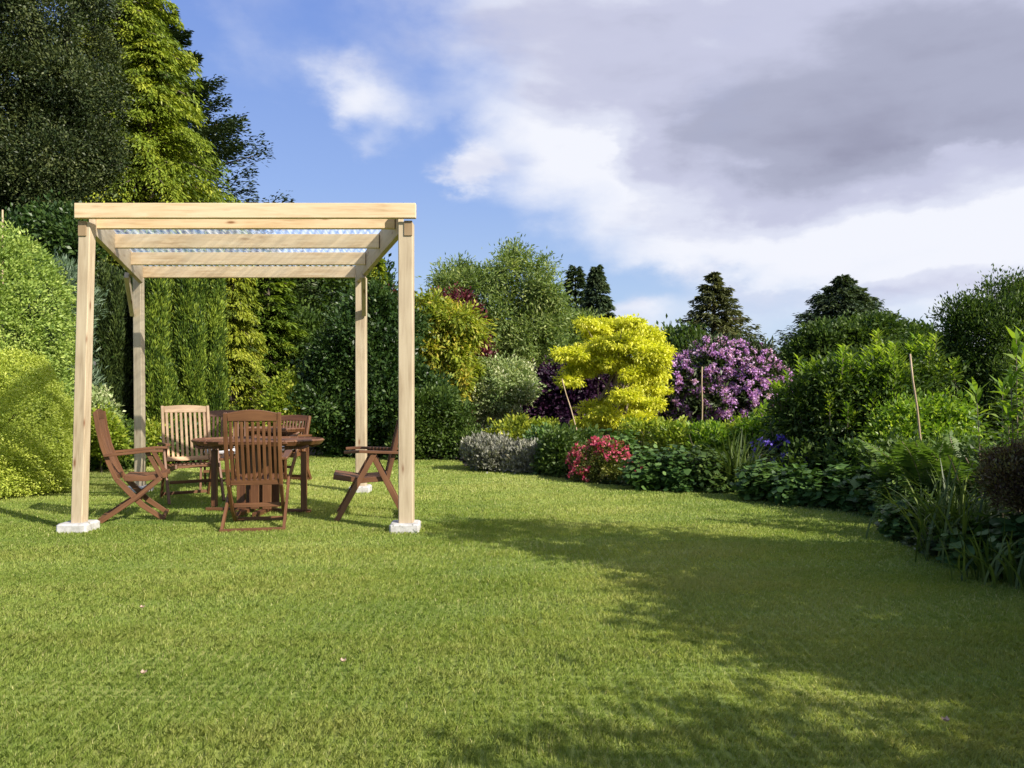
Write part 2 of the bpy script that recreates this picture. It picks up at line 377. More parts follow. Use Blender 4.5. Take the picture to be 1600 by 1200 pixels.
def conifer(name, label, d, cx, top, hw, mat, lev=26, nb=9, per=60, L=.16, W=.05, droop=.25, rise=.25, taper=1.0, zb=.3, tr=.12, group=None, jag=.25, bushy=.3, z_cut=1.0, basey=None, pw=.85, vis_back=.55, tw=.12):
    """layered conifer; hw = half width in pixels at the bottom, top in pixels"""
    SEED[0] += 1; rng = np.random.RandomState(SEED[0]); random.seed(SEED[0])
    H = Z(top, d); R = hw / F * d
    root = empty(name, (X(cx, d), d, 0), label, 'tree', group)
    mb = MB(); mb.tube([(0, 0, -.05), (0.02, 0, H * .5), (0, 0, H * .98)], [tr * 1.2, tr * .7, .01], 9)
    Ps, Ds, Ns, Ts = [], [], [], []
    for i in range(lev):
        f = (i + rng.rand()) / lev; z = zb + (H - zb) * f ** .92; zl = z
        rr = R * (1 - (z - zb) / (H - zb)) ** pw * taper + .04 * R
        for j in range(nb):
            a = rng.uniform(0, 6.2832)
            if math.sin(a) > .35 and rng.rand() > vis_back: continue
            Lb = rr * rng.uniform(1 - jag, 1 + jag * .7)
            z = zl + rng.uniform(-.9, .9) * (H - zb) / lev
            ca, sa = math.cos(a), math.sin(a)
            n = max(8, int(per * (.35 + .65 * Lb / R)))
            t = rng.uniform(.15, 1, n) ** .75
            lat = rng.normal(size=n) * bushy * Lb * (1.05 - t * .8) * .5
            th = rng.normal(size=n) * .04 * Lb - np.abs(lat) * .25
            x = ca * Lb * t - sa * lat; y = sa * Lb * t + ca * lat
            zz = z + rise * Lb * t - droop * Lb * t ** 2.2 + th
            Ps.append(np.stack([x, y, zz], 1))
            dv = np.stack([ca * np.ones(n) - sa * np.sign(lat) * .6, sa * np.ones(n) + ca * np.sign(lat) * .6, (rise - 2.2 * droop * t) - .15 + 0 * t], 1) + rng.normal(size=(n, 3)) * .28
            Ds.append(dv); Ns.append(np.array([0, 0, 1.]) + rng.normal(size=(n, 3)) * .45)
            Ts.append(np.full(n, .5 + .2 * rng.normal()) + tw * rng.normal(size=n))
            if j % 3 == 0: mb.tube([(0, 0, z), (ca * Lb * .5, sa * Lb * .5, z + rise * Lb * .5 - droop * Lb * .2), (ca * Lb * .9, sa * Lb * .9, z + rise * Lb * .9 - droop * Lb * .8)], [tr * .25 * (1 - f) + .01, tr * .12 + .004, .004], 5)
    mb.build('trunk', M['bark'], root, True)
    P = np.concatenate(Ps); s = rng.uniform(.6, 1.35, len(P))
    ok = P[:, 2] > .05
    me = leaves_mesh('crown', P[ok], np.concatenate(Ds)[ok], np.concatenate(Ns)[ok], L * s[ok], W * s[ok], np.concatenate(Ts)[ok])
    link('crown', me, M[mat], root)
    return root

G = lambda *a: a
M['dome'] = leaf_mat('golden_privet_leaves', [G(.22, .28, .04), G(.46, .53, .08), G(.72, .74, .18)], .36)
M['laurel'] = leaf_mat('clipped_green_leaves', [G(.11, .19, .04), G(.30, .41, .09), G(.54, .62, .17)], .33)
M['bluegrey'] = leaf_mat('blue_grey_needles', [G(.05, .09, .06), G(.11, .17, .10), G(.19, .25, .15)], .15)
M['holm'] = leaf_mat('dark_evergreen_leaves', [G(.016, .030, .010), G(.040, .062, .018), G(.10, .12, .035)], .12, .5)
M['lawson'] = leaf_mat('lime_conifer_sprays', [G(.06, .10, .012), G(.20, .27, .025), G(.41, .44, .05)], .25)
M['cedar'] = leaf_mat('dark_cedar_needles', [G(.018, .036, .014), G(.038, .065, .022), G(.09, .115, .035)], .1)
M['cypress'] = leaf_mat('cypress_sprays', [G(.025, .055, .010), G(.11, .18, .022), G(.30, .38, .045)], .22)
M['hazy_pine'] = leaf_mat('hazy_pine_needles', [G(.035, .06, .030), G(.065, .10, .045), G(.13, .165, .07)], .15)  # needle colours lightened to imitate the fade of distance
M['cypress_shaded'] = leaf_mat('shaded_cypress_sprays', [G(.018, .034, .010), G(.042, .070, .016), G(.09, .125, .028)], .15)  # darker copy of the cypress sprays, with the shade painted in
M['gold_con'] = leaf_mat('golden_conifer_sprays', [G(.07, .11, .015), G(.24, .29, .025), G(.50, .50, .06)], .3)
M['mid_green'] = leaf_mat('mid_green_leaves', [G(.025, .055, .010), G(.065, .115, .02), G(.14, .20, .04)], .3)
M['deep'] = leaf_mat('deep_green_leaves', [G(.014, .035, .010), G(.035, .075, .016), G(.085, .14, .03)], .22, .42)
M['yel_green'] = leaf_mat('yellow_green_leaves', [G(.10, .16, .015), G(.26, .34, .03), G(.50, .50, .08)], .38)
M['orange_green'] = leaf_mat('bronze_green_leaves', [G(.10, .15, .02), G(.32, .38, .04), G(.62, .50, .09)], .4)
M['red'] = leaf_mat('dark_red_leaves', [G(.05, .008, .015), G(.11, .018, .03), G(.20, .04, .05)], .25)
M['ash'] = leaf_mat('feathery_leaves', [G(.07, .12, .03), G(.19, .27, .07), G(.40, .45, .16)], .4)
M['varie'] = leaf_mat('variegated_leaves', [G(.14, .22, .06), G(.34, .42, .17), G(.70, .70, .45)], .3)
M['purple_lf'] = leaf_mat('purple_leaves', [G(.010, .004, .013), G(.028, .008, .028), G(.06, .018, .05)], .12, .4)
M['gold'] = leaf_mat('golden_maple_leaves', [G(.35, .41, .03), G(.72, .715, .05), G(.93, .88, .18)], .42)
M['rhodo_lf'] = leaf_mat('dull_green_leaves', [G(.02, .04, .012), G(.05, .08, .022), G(.10, .13, .04)], .15, .42)
M['rhodo_fl'] = leaf_mat('mauve_petals', [G(.42, .18, .52), G(.64, .36, .76), G(.86, .62, .90)], .35, .6)
M['brown_con'] = leaf_mat('olive_brown_needles', [G(.05, .065, .025), G(.11, .125, .045), G(.20, .20, .07)], .15)
M['fresh'] = leaf_mat('fresh_green_leaves', [G(.06, .13, .012), G(.19, .32, .03), G(.42, .52, .07)], .45, .38, .45)
M['azalea'] = leaf_mat('crimson_petals', [G(.34, .02, .07), G(.58, .08, .16), G(.78, .28, .34)], .35, .6)
M['azalea_lf'] = leaf_mat('olive_small_leaves', [G(.05, .07, .012), G(.12, .14, .02), G(.22, .22, .04)], .3)
M['grey'] = leaf_mat('silver_grey_leaves', [G(.12, .12, .10), G(.24, .24, .20), G(.42, .41, .33)], .2, .7)
M['blue_fl'] = leaf_mat('violet_blue_petals', [G(.09, .05, .38), G(.16, .10, .60), G(.30, .22, .80)], .35, .6)
M['broad'] = leaf_mat('broad_green_leaves', [G(.03, .075, .016), G(.075, .15, .035), G(.16, .26, .07)], .3, .45)
M['fern'] = leaf_mat('fern_leaflets', [G(.05, .10, .02), G(.11, .19, .035), G(.22, .30, .06)], .38)
M['strap'] = leaf_mat('strap_leaves', [G(.03, .06, .012), G(.085, .13, .024), G(.20, .25, .05)], .35, .4)
M['heather'] = leaf_mat('bronze_red_leaves', [G(.05, .03, .02), G(.115, .07, .04), G(.19, .18, .055)], .25)
M['plum'] = leaf_mat('brown_purple_leaves', [G(.05, .025, .03), G(.10, .055, .05), G(.16, .10, .07)], .2)
M['grass'] = leaf_mat('grass_blades', [G(.11, .19, .040), G(.275, .355, .072), G(.47, .49, .15), G(.62, .57, .30)], .38, .5, .3)

# ------------------------------------------------------------------ ground, lawn
def flat_poly(name, pts, z, mat, kind):
    me = bpy.data.meshes.new(name); me.from_pydata([(x, y, z) for x, y in pts], [], [tuple(range(len(pts)))]); me.update()
    o = link(name, me, mat); o['kind'] = kind; return o
flat_poly('ground', [(-900, -300), (900, -300), (900, 1500), (-900, 1500)], -.03, M['earth'], 'structure')
edge_px = [(725, 728), (760, 735), (800, 738), (850, 744), (900, 752), (960, 759), (1000, 761), (1070, 764), (1130, 768), (1190, 777), (1250, 787), (1310, 790), (1350, 793), (1395, 802),
           (1380, 815), (1376, 832), (1410, 850), (1450, 866), (1500, 880), (1560, 893), (1620, 910)]
edge = [(X(px, D(py)), D(py)) for px, py in edge_px]
lawn_pts = [(-9, -6), (3.6, -6), (3.9, 0), (4.0, 2.2), (3.75, 3.6)] + edge[::-1] + [(X(722, 13.6), 13.6), (X(705, 14.6), 14.6), (X(600, 15.2), 15.2), (X(480, 15.2), 15.2), (X(380, 14.2), 14.2), (X(230, 13.4), 13.4), (X(140, 12.8), 12.8), (X(60, 11.2), 11.2), (-9, 10.2)]
LP = np.array(lawn_pts)
def in_poly(x, y):
    n = len(LP); ins = np.zeros(len(x), bool); j = n - 1
    for i in range(n):
        xi, yi = LP[i]; xj, yj = LP[j]
        c = ((yi > y) != (yj > y)) & (x < (xj - xi) * (y - yi) / (yj - yi + 1e-12) + xi); ins ^= c; j = i
    return ins
flat_poly('soil', [(-9.5, 8), (-9.5, 26), (14, 26), (16, -8), (3.2, -8), (3.2, 3), (2, 6), (-2, 9)], -.022, M['soil'], 'structure')
lm, lt = newmat('lawn_turf')
tcn = lt.n('ShaderNodeTexCoord')
a1 = lt.n('ShaderNodeTexNoise', i_Scale=1.1, i_Detail=5, i_Roughness=.6); lt.l(tcn, a1, 3, 0)
a2 = lt.n('ShaderNodeTexNoise', i_Scale=60, i_Detail=4, i_Roughness=.7); lt.l(tcn, a2, 3, 0)
r1 = lt.ramp(a1, [(.3, (.15, .20, .045)), (.5, (.23, .28, .065)), (.7, (.34, .34, .10))])
r2 = lt.mix(lt.ramp(a2, [(.35, (0, 0, 0)), (.7, (.6, .6, .6))]), r1, (.08, .11, .025))
pp = lt.n('ShaderNodeBsdfPrincipled', i_Roughness=.85); lt.nt.links.new(r2[0].outputs[2], pp.inputs['Base Color']); pp.inputs['Specular IOR Level'].default_value = .15
bb = lt.n('ShaderNodeBump', i_Strength=.9, i_Distance=.02); lt.l(a2, bb, 0, 2); lt.l(bb, pp, 0, pp.inputs.find('Normal'))
oo = lt.n('ShaderNodeOutputMaterial'); lt.l(pp, oo)
flat_poly('lawn', lawn_pts, 0, lm, 'structure')

def grass():
    rng = np.random.RandomState(7); Ps = []; 
    for (d0, d1, dens) in ((1.7, 2.6, 38000), (2.6, 3.6, 30000), (3.6, 5, 19000), (5, 7, 10500), (7, 10, 4600), (10, 16, 2200)):
        xa, xb = -.72 * d1 - .5, .72 * d1 + .5
        n = int((xb - xa) * (d1 - d0) * dens); Ps.append(np.stack([rng.uniform(xa, xb, n), rng.uniform(d0, d1, n)], 1))
    p = np.concatenate(Ps); 
    # tufting: pull blades toward clump centres
    j = np.floor(p / .05); h = np.sin(j @ np.array([12.9898, 78.233])) * 43758.5; h = h - np.floor(h); h2 = np.sin(j @ np.array([39.34, 11.13])) * 24634.6; h2 -= np.floor(h2)
    c = (j + np.stack([h, h2], 1)) * .05
    dd = p[:, 1]
    p = np.where((dd < 6)[:, None], p + (c - p) * rng.uniform(0, .45, len(p))[:, None], p)
    p = p[in_poly(p[:, 0], p[:, 1])]; n = len(p); dd = p[:, 1]
    big = vnoise(p * 1.3, 3); mid = vnoise(p * 5.5, 5); fine = vnoise(p * 21, 9)
    hgt = (.0145 + .005 * mid + .0045 * fine) * rng.uniform(.55, 1.5, n) * (1 + dd * .03)
    wid = .00095 * rng.uniform(.7, 1.4, n) * np.maximum(1, dd / 2.6)
    a = rng.uniform(0, 6.283, n); lean = np.abs(rng.normal(size=n)) * .5 + .15
    swirl = vnoise(p * 2.6, 21) * 3
    la = np.where(rng.rand(n) < .5, a, swirl)
    dx = np.stack([np.cos(la) * lean, np.sin(la) * lean], 1) * hgt[:, None]
    s = np.stack([-np.sin(a), np.cos(a)], 1) * wid[:, None]
    V = np.zeros((n, 5, 3))
    V[:, 0, :2] = p - s; V[:, 1, :2] = p + s
    V[:, 2, :2] = p + dx * .4 + s * .8; V[:, 3, :2] = p + dx + 0; V[:, 4, :2] = p + dx * .4 - s * .8
    V[:, 0:2, 2] = -.002; V[:, 2, 2] = V[:, 4, 2] = hgt * .6; V[:, 3, 2] = hgt
    # dry straw patches, greener patches and odd dead blades
    t = .42 + .17 * big + .12 * mid + .10 * fine + .09 * vnoise(p * .45, 33) + .065 * rng.normal(size=n)
    t = np.where(rng.rand(n) < .04, .9, t)
    me = mesh_np('grass', V.reshape(-1, 3), np.arange(n * 5), 5, t)
    o = link('grass', me, M['grass']); tag(o, 'short mown grass blades covering the lawn', 'grass', kind='stuff')
grass()

# ------------------------------------------------------------------ pergola
def pergola():
    d0, d1 = 6.45, 9.2
    root = empty('pergola', (X(385, d0), d0, 0), 'pale timber pergola with clear corrugated roof over the garden furniture', 'pergola')
    bx, by = root.location.x, root.location.y
    def L(x, y, z): return (x - bx, y - by, z)
    pw = .145
    zb = 2.688
    fl, fr = X(134.5, d0), X(635, d0); bl, br = X(216.5, d1), X(564, d1)
    fll = X(123.5, d0)
    wl, wr = .10, .125
    def pc(px, y, w_): return X(px, y - w_ / 2) + w_ / 2
    fl, fll, fr, bl, br = pc(122.5, d0, wl), pc(110, d0, wl), pc(622, d0, wr), pc(207, d1, wl), pc(555, d1, wr)
    posts = [(fll, fl, d0, wl), (fr + .002, fr, d0, wr), (bl + .02, bl, d1, wl), (br, br, d1, wr)]
    for (xb_, xt, y, pw) in posts:
        zt = 2.70 if y < 7 else zb - .004
        mb = MB(); mb.bar(L(xb_, y, .075), L(xt, y, zt), pw, pw, (1, 0, 0), .006); mb.build('post', M['pine_grey'], root)
        mb = MB(); mb.bar(L(xb_ - .01, y, -.03), L(xb_ - .01, y, .082), .255, .255, (1, .05, 0), .014); mb.build('footing', M['concrete'], root)
    # front fascia and the joist behind it
    pw = .125; yf = d0 - pw / 2 - .025
    mb = MB(); zc = (Z(318, yf) + Z(341.5, yf)) / 2; hh = Z(318, yf) - Z(341.5, yf)
    mb.bar(L(X(118, yf), yf, zc), L(X(650, yf), yf, zc), .045, hh, (0, 1, 0), .004); mb.build('fascia_beam', M['pine'], root)
    ll = lambda y: fl + wl / 2 + (y - d0) / (d1 - d0) * (bl - fl); rl = lambda y: fr - wr / 2 + (y - d0) / (d1 - d0) * (br - fr)
    for y in (6.62, 7.46, 8.38, 9.26):
        mb = MB(); mb.bar(L(ll(y) + .004, y, zb + .07), L(rl(y) - .004, y, zb + .07), .045, .14, (0, 1, 0), .003); mb.build('rafter', M['pine'], root)
    for sgn, f in ((-1, ll), (1, rl)):
        y0, y1 = d0 + pw / 2 + .002, d1 + .06
        w_ = .05
        a = L(f(y0) + sgn * w_ / 2, y0, 2.735); b = L(f(y1) + sgn * w_ / 2 - sgn * .0, y1, 2.735)
        mb = MB(); mb.bar(a, b, w_, .24, (1, .36, 0), .003); mb.build('side_beam', M['pine_grey'], root)
        # end of the beam showing in the notch of the front post
        xe = (fl - .014) if sgn < 0 else (fr + .026); pw = wl if sgn < 0 else wr
        mb = MB(); mb.bar(L(xe, d0 - pw / 2 - .0045, 2.705), L(xe, d0 - pw / 2 - .0045, 2.575), .07, .012, (1, 0, 0), .002); mb.build('beam_end', M['pine_end'], root)
        # knee brace to the rear post
        cx = f(8.75) + sgn * .03
        px_ = (bl if sgn < 0 else br)
        mb = MB(); mb.bar(L(px_ + sgn * .045, d1 - pw / 2 - .005, 2.22), L(cx + sgn * .02, 8.62, 2.615), .05, .09, (1, .3, 0), .003); mb.build('brace', M['pine_grey'], root)
    # corrugated sheet
    nx, ny = 520, 6; V = []; Fc = []
    y0, y1 = d0 + .10, d1 + .14
    for j in range(ny):
        y = y0 + (y1 - y0) * j / (ny - 1); xa, xb_ = ll(y) - .12, rl(y) + .12
        for i in range(nx):
            u = i / (nx - 1); x = xa + (xb_ - xa) * u
            V.append((x - bx, y - by, 2.852 + .007 * math.sin(u * 3.0 / .076 * 6.2832)))
    for j in range(ny - 1):
        for i in range(nx - 1): a = j * nx + i; Fc.append((a, a + 1, a + nx + 1, a + nx))
    me = bpy.data.meshes.new('roof_panel'); me.from_pydata(V, [], Fc); me.update()
    me.polygons.foreach_set('use_smooth', [True] * len(me.polygons))
    m, t = newmat('sky_tinted_plastic')
    tcn = t.n('ShaderNodeTexCoord'); mp = t.n('ShaderNodeMapping', i_Scale=(11, .8, 1)); t.l(tcn, mp, 3, 0)
    n = t.n('ShaderNodeTexNoise', i_Scale=2.0, i_Detail=4); t.l(mp, n)
    r = t.ramp(n, [(.40, (.26, .26, .26)), (.60, (.46, .46, .46))])
    tp = t.n('ShaderNodeBsdfTransparent', i_Color=(.90, .95, 1, 1)); n5 = t.n('ShaderNodeTexNoise', i_Scale=3.1, i_Detail=3); t.l(mp, n5); tr = t.n('ShaderNodeBsdfTranslucent', i_Color=t.ramp(n5, [(.40, (.38, .52, .80)), (.58, (.93, .95, 1))])); gl = t.n('ShaderNodeBsdfGlossy', i_Color=(.9, .93, 1, 1), i_Roughness=.12)  # blue and white streaks colour the sky showing through into the sheet
    m1 = t.n('ShaderNodeMixShader', i_0=r); t.l(tp, m1, 0, 1); t.l(tr, m1, 0, 2)
    m2 = t.n('ShaderNodeMixShader', i_0=.06); t.l(m1, m2, 0, 1); t.l(gl, m2, 0, 2)
    o = t.n('ShaderNodeOutputMaterial'); t.l(m2, o)
    link('roof_panel', me, m, root)
pergola()

# ------------------------------------------------------------------ furniture (local: faces +Y, width on X)
def back_mb(w_, z0, z1, y0, y1, nsl, curve=.02, arch=.02, rail=.075, low=.05, lowrail=0):
    """stiles, arched top rail, slats, lower rail; the back leans from (y0,z0) to (y1,z1)"""
    mb = MB(); hw = w_ / 2
    f = lambda t: (y0 + (y1 - y0) * t - curve * math.sin(t * math.pi), z0 + (z1 - z0) * t)
    for s in (-1, 1): mb.sweep([(s * (hw - .016), *f(t)) for t in (0, .25, .5, .75, 1)], .032, .04)
    yt, zt = f(.955); pts = []
    n = 9
    dz = Vector((0, f(1)[0] - f(.9)[0], f(1)[1] - f(.9)[1])).normalized()
    for i in range(n):
        u = i / (n - 1); x = -hw + .034 + (w_ - .068) * u; e = arch * math.sin(u * math.pi)
        pts.append((x, yt + dz.y * e * .5, zt + dz.z * e * .5 - .01, e))
    mb.sweep([p[:3] for p in pts], [rail + p[3] for p in pts], .024, side=(0, dz.y, dz.z))
    yl, zl = f(lowrail + .03); mb.bar((-hw + .034, yl, zl), (hw - .034, yl, zl), low, .022, side=(0, dz.y, dz.z))
    for i in range(nsl):
        x = -hw + .034 + (w_ - .068) * (i + .5) / nsl
        mb.sweep([(x, *f(t)) for t in (lowrail + .04, .35, .6, .93)], (w_ - .068) / nsl * .56, .014)
    return mb, f
def seat_mb(w_, ya, yb, z, nsl=9, rise=.015):
    mb = MB(); hw = w_ / 2
    for s in (-1, 1): mb.sweep([(s * (hw - .014), ya, z - .005), (s * (hw - .014), (ya + yb) / 2, z - rise), (s * (hw - .014), yb, z + rise)], .026, .05)
    mb.bar((-hw + .028, yb - .02, z + rise - .004), (hw - .028, yb - .02, z + rise - .004), .035, .03, (0, 1, 0))
    mb.bar((-hw + .028, ya + .02, z), (hw - .028, ya + .02, z), .03, .03, (0, 1, 0))
    for i in range(nsl):
        x = -hw + .03 + (w_ - .06) * (i + .5) / nsl
        mb.sweep([(x, ya + .005, z + .018), (x, (ya + yb) / 2, z + .012 - rise), (x, yb, z + rise + .02)], (w_ - .06) / nsl * .72, .012)
    return mb
def fold_chair(px, d, rz, label, mat='teak', w_=.54):
    """crossed-leg folding armchair: the back runs down into the front feet"""
    root = empty('folding_chair', (X(px, d), d, 0), label, 'chair', 'folding armchairs with crossed legs', rz)
    random.seed(int(px)); m = M[mat]
    mb, f = back_mb(w_ - .06, .40, 1.04, -.16, -.335, 9, .03, .03, .07, .05); mb.build('backrest', m, root)
    for s in (-1, 1):
        x = s * (w_ / 2 - .047)
        mb = MB(); mb.sweep([(x, -.16, .405), (x, -.07, .30), (x, .06, .15), (x, .25, .004)], .03, [.045, .05, .05, .04]); mb.build('front_leg', m, root)
        x = s * (w_ / 2 - .012)
        mb = MB(); mb.sweep([(x, .22, .41), (x, .02, .235), (x, -.30, .012)], .024, .045); mb.build('rear_leg', m, root)
        mb = MB(); mb.sweep([(x * 1.01, -.262, .632), (x * 1.02, -.1, .645), (x * 1.02, .12, .668), (x * 1.02, .24, .665)], [.05, .055, .065, .05], .024); mb.build('arm', m, root)
        mb = MB(); mb.bar((x * .99 - s * .024, .10, .655), (x * .99 - s * .024, .225, .41), .02, .04); mb.build('arm_strut', m, root)
    seat_mb(w_ - .12, -.10, .27, .415).build('seat', m, root)
    hw = w_ / 2
    mb = MB(); mb.bar((-hw - .005, -.305, .018), (hw + .005, -.305, .018), .04, .028, (0, 1, 0)); mb.build('ground_rail', M['teak'], root)
    mb = MB(); mb.bar((-hw + .065, .245, .03), (hw - .065, .245, .03), .024, .035, (0, 1, 0)); mb.build('ground_rail', M['teak'], root)
    mb = MB(); mb.bar((-hw + .065, .02, .19), (hw - .065, .02, .19), .022, .04, (0, 1, 0)); mb.build('stretcher', M['teak'], root)
    return root
def recliner(px, d, rz, label, backmat='teak', w_=.56, top=1.08):
    """armchair on two inverted-V side frames with a reclining slatted back"""
    root = empty('reclining_chair', (X(px, d), d, 0), label, 'chair', 'reclining armchairs with splayed legs', rz)
    random.seed(int(px) + 5); m = M['teak']
    mb, f = back_mb(w_ - .03, .36, top, -.14, -.31, 9, .0, .015, .075, .05, .12); mb.build('backrest', M[backmat], root)
    for s in (-1, 1):
        x = s * (w_ / 2 + .005)
        mb = MB(); mb.bar((x, -.02, .635), (x, .33, .006), .026, .05); mb.build('front_leg', m, root)
        mb = MB(); mb.bar((x - s * .027, .0, .635), (x - s * .027, -.32, .006), .026, .05); mb.build('rear_leg', m, root)
        mb = MB(); mb.sweep([(x, -.27, .645), (x, -.1, .652), (x, .12, .662), (x, .26, .655)], [.05, .06, .065, .05], .026); mb.build('arm', m, root)
    seat_mb(w_ - .09, -.15, .36, .40, 9, .02).build('seat', m, root)
    hw = w_ / 2
    mb = MB(); mb.bar((-hw + .01, -.295, .06), (hw - .01, -.295, .06), .03, .035, (0, 1, 0)); mb.build('stretcher', m, root)
    mb = MB(); mb.bar((-hw + .02, .2, .235), (hw - .02, .2, .235), .03, .035, (0, 1, 0)); mb.build('stretcher', m, root)
    return root
def table(px, d, rx, ry, label, rz=0, full=True):
    root = empty('garden_table', (X(px, d), d, 0), label, 'table', None, rz)
    random.seed(int(px)); zt = .74; mb = MB(); n = int(2 * ry / .072)
    for i in range(n):
        y = -ry + (i + .5) * 2 * ry / n; hwx = rx * math.sqrt(max(0.02, 1 - (y / ry) ** 2)); mb.bar((-hwx + .03, y, zt - .011), (hwx - .03, y, zt - .011), .066, .022, (0, 1, 0), .003)
    pts = [(math.cos(a) * (rx - .02), math.sin(a) * (ry - .02), zt - .012) for a in [6.2832 * k / 40 for k in range(41)]]
    for k in range(40):
        a, b = Vector(pts[k]), Vector(pts[k + 1]); mb.bar(a, b, .055, .026, side=(a + b).normalized() * 1 + Vector((0, 0, -.0)), ch=.002)
    mb.build('tabletop', M['teak'], root)
    mb = MB()
    for s in (-1, 1):
        mb.sweep([(-rx * .86, s * ry * .42, zt - .045), (-rx * .78, s * ry * .42, zt - .066), (0, s * ry * .42, zt - .07), (rx * .78, s * ry * .42, zt - .066), (rx * .86, s * ry * .42, zt - .045)], [.026] * 5, [.03, .08, .085, .08, .03])
        mb.bar((s * rx * .5, -ry * .42 + .02, zt - .065), (s * rx * .5, ry * .42 - .02, zt - .065), .07, .024, (0, 0, 1))
    mb.build('apron', M['teak'], root)
    for s in (-1, 1):
        mb = MB(); mb.bar((s * .50, -s * .12 * full, zt - .11), (s * .50, -s * .12 * full, .04), .055, .05); mb.build('leg', M['teak'], root)
    mb = MB()
    for (x, y) in ((-.13, -.13), (.0, -.10), (.13, -.13), (-.13, .13), (.13, .13), (0, .1)): mb.bar((x, y, zt - .03), (x, y, .05), .085, .03)
    mb.build('pedestal', M['teak'], root)
    mb = MB()
    for s in (-1, 1): mb.bar((s * .09, -.36, .026), (s * .09, .36, .026), .06, .045)
    mb.build('foot', M['teak'], root)
    mb = MB(); mb.bar((-.55, .03, .028), (-.13, .03, .028), .045, .03, (0, 1, 0)); mb.build('ground_rail', M['teak'], root)
    mb = MB(); mb.bar((.13, -.03, .028), (.56, -.10, .028), .045, .03, (0, 1, 0)); mb.build('ground_rail', M['teak'], root)
    return root
R = math.radians
table(404, 7.55, .66, .46, 'brown oval hardwood garden table with slatted top under the pergola')
fold_chair(216, 7.18, R(-69), 'brown folding armchair seen from the side, nearest the left front post')
fold_chair(402, 6.72, R(12), 'dark brown folding armchair with its slatted back to the viewer, in front of the table')
recliner(298, 8.45, R(-145), 'armchair with pale sunlit slatted back behind the left side of the table', 'teak_sunlit')
recliner(581, 7.28, R(101), 'brown armchair in profile facing left beside the right front post')
recliner(441, 10.3, R(165), 'small distant armchair seen past the right end of the oval table', 'teak', top=.92)
recliner(352, 9.7, R(200), 'distant armchair half hidden behind the pale backed chair', 'teak', top=1.0)
table(425, 10.6, .52, .42, 'small distant hardwood table behind the dark brown armchair', full=False)
for px, d, lb in ((438, 10.25, 'pale cushion on the distant armchair past the right table end'), (350, 9.65, 'pale cushion on the distant armchair behind the pale backed chair')):
    mb = MB(); mb.sweep([(-.2, 0, .475), (-.1, 0, .49), (.1, 0, .49), (.2, 0, .475)], .38, [.05, .09, .09, .05], (0, 1, 0), .02)
    o = mb.build('seat_cushion', M['cushion'], None, True); o.location = (X(px, d), d, 0); tag(o, lb, 'cushion')

# ------------------------------------------------------------------ left side planting
plant('clipped_shrub', 'golden yellow clipped dome shrub at the left edge of the lawn', 'shrub', 9.0, -20, [(0, 688, 108, 138, 0, .82), (-2, 745, 104, 85, 0, .80), (-95, 695, 120, 140, .1, .85)], 6500, 16, .06, .034, .020, 'dome', tr=.05, hue=.13, lump=.05, shell=.08, up=.15, out=.35, back=.35, inner=.1, bough=90, fine=1.2, tuft=None)
plant('clipped_shrub', 'tall light green rounded shrub behind the golden dome', 'shrub', 11.2, -20, [(-30, 520, 128, 160, 0, 1.2), (-25, 640, 128, 130, 0, 1.2)], 5200, 18, .10, .055, .028, 'laurel', tr=.08, hue=.16, lump=.08, shell=.12, bough=70, back=.35, tuft=None)
plant('blue_conifer', 'grey green conifer bush between the light green shrub and the left posts', 'shrub', 12.6, 110, [(98, 500, 30, 70), (108, 555, 24, 70), (84, 470, 24, 44)], 500, 60, .18, .11, .02, 'bluegrey', tr=.07, stretch=1.5, up=.7, droop=0, hue=.15)
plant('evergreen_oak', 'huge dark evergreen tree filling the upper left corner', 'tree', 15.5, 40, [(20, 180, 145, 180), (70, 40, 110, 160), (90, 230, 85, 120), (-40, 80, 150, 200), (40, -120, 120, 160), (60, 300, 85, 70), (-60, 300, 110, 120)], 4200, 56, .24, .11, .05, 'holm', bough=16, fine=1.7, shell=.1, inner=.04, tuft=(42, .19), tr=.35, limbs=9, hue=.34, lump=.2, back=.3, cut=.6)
plant('dark_shrub', 'dark green shrub below the huge evergreen, behind the light green shrub', 'shrub', 13.8, 60, [(40, 400, 75, 60), (110, 395, 45, 50), (80, 470, 80, 80), (110, 600, 60, 120)], 1100, 45, .25, .09, .05, 'deep', tr=.1, back=.3)
conifer('lime_conifer', 'tall lime green conifer with drooping sprays beside the dark evergreen', 18.5, 180, -260, 185, 'lawson', lev=44, nb=16, per=300, L=.125, W=.036, droop=.5, rise=.28, jag=.34, bushy=.45, tr=.25, zb=2.0, pw=.75, vis_back=.25)
conifer('lime_conifer', 'lower lime green conifer spreading above the pergola beam', 17.5, 232, 55, 225, 'lawson', lev=40, nb=15, per=290, L=.12, W=.034, droop=.5, rise=.3, jag=.36, bushy=.4, tr=.2, zb=1.5, pw=.85, vis_back=.25)
conifer('dark_cedar', 'dark spiky cedar reaching out beyond the lime conifer', 22, 222, -20, 300, 'cedar', lev=34, nb=18, per=650, L=.14, W=.05, droop=.0, rise=.32, jag=.38, bushy=.10, tr=.35, zb=1.5, pw=1.0, vis_back=.3)
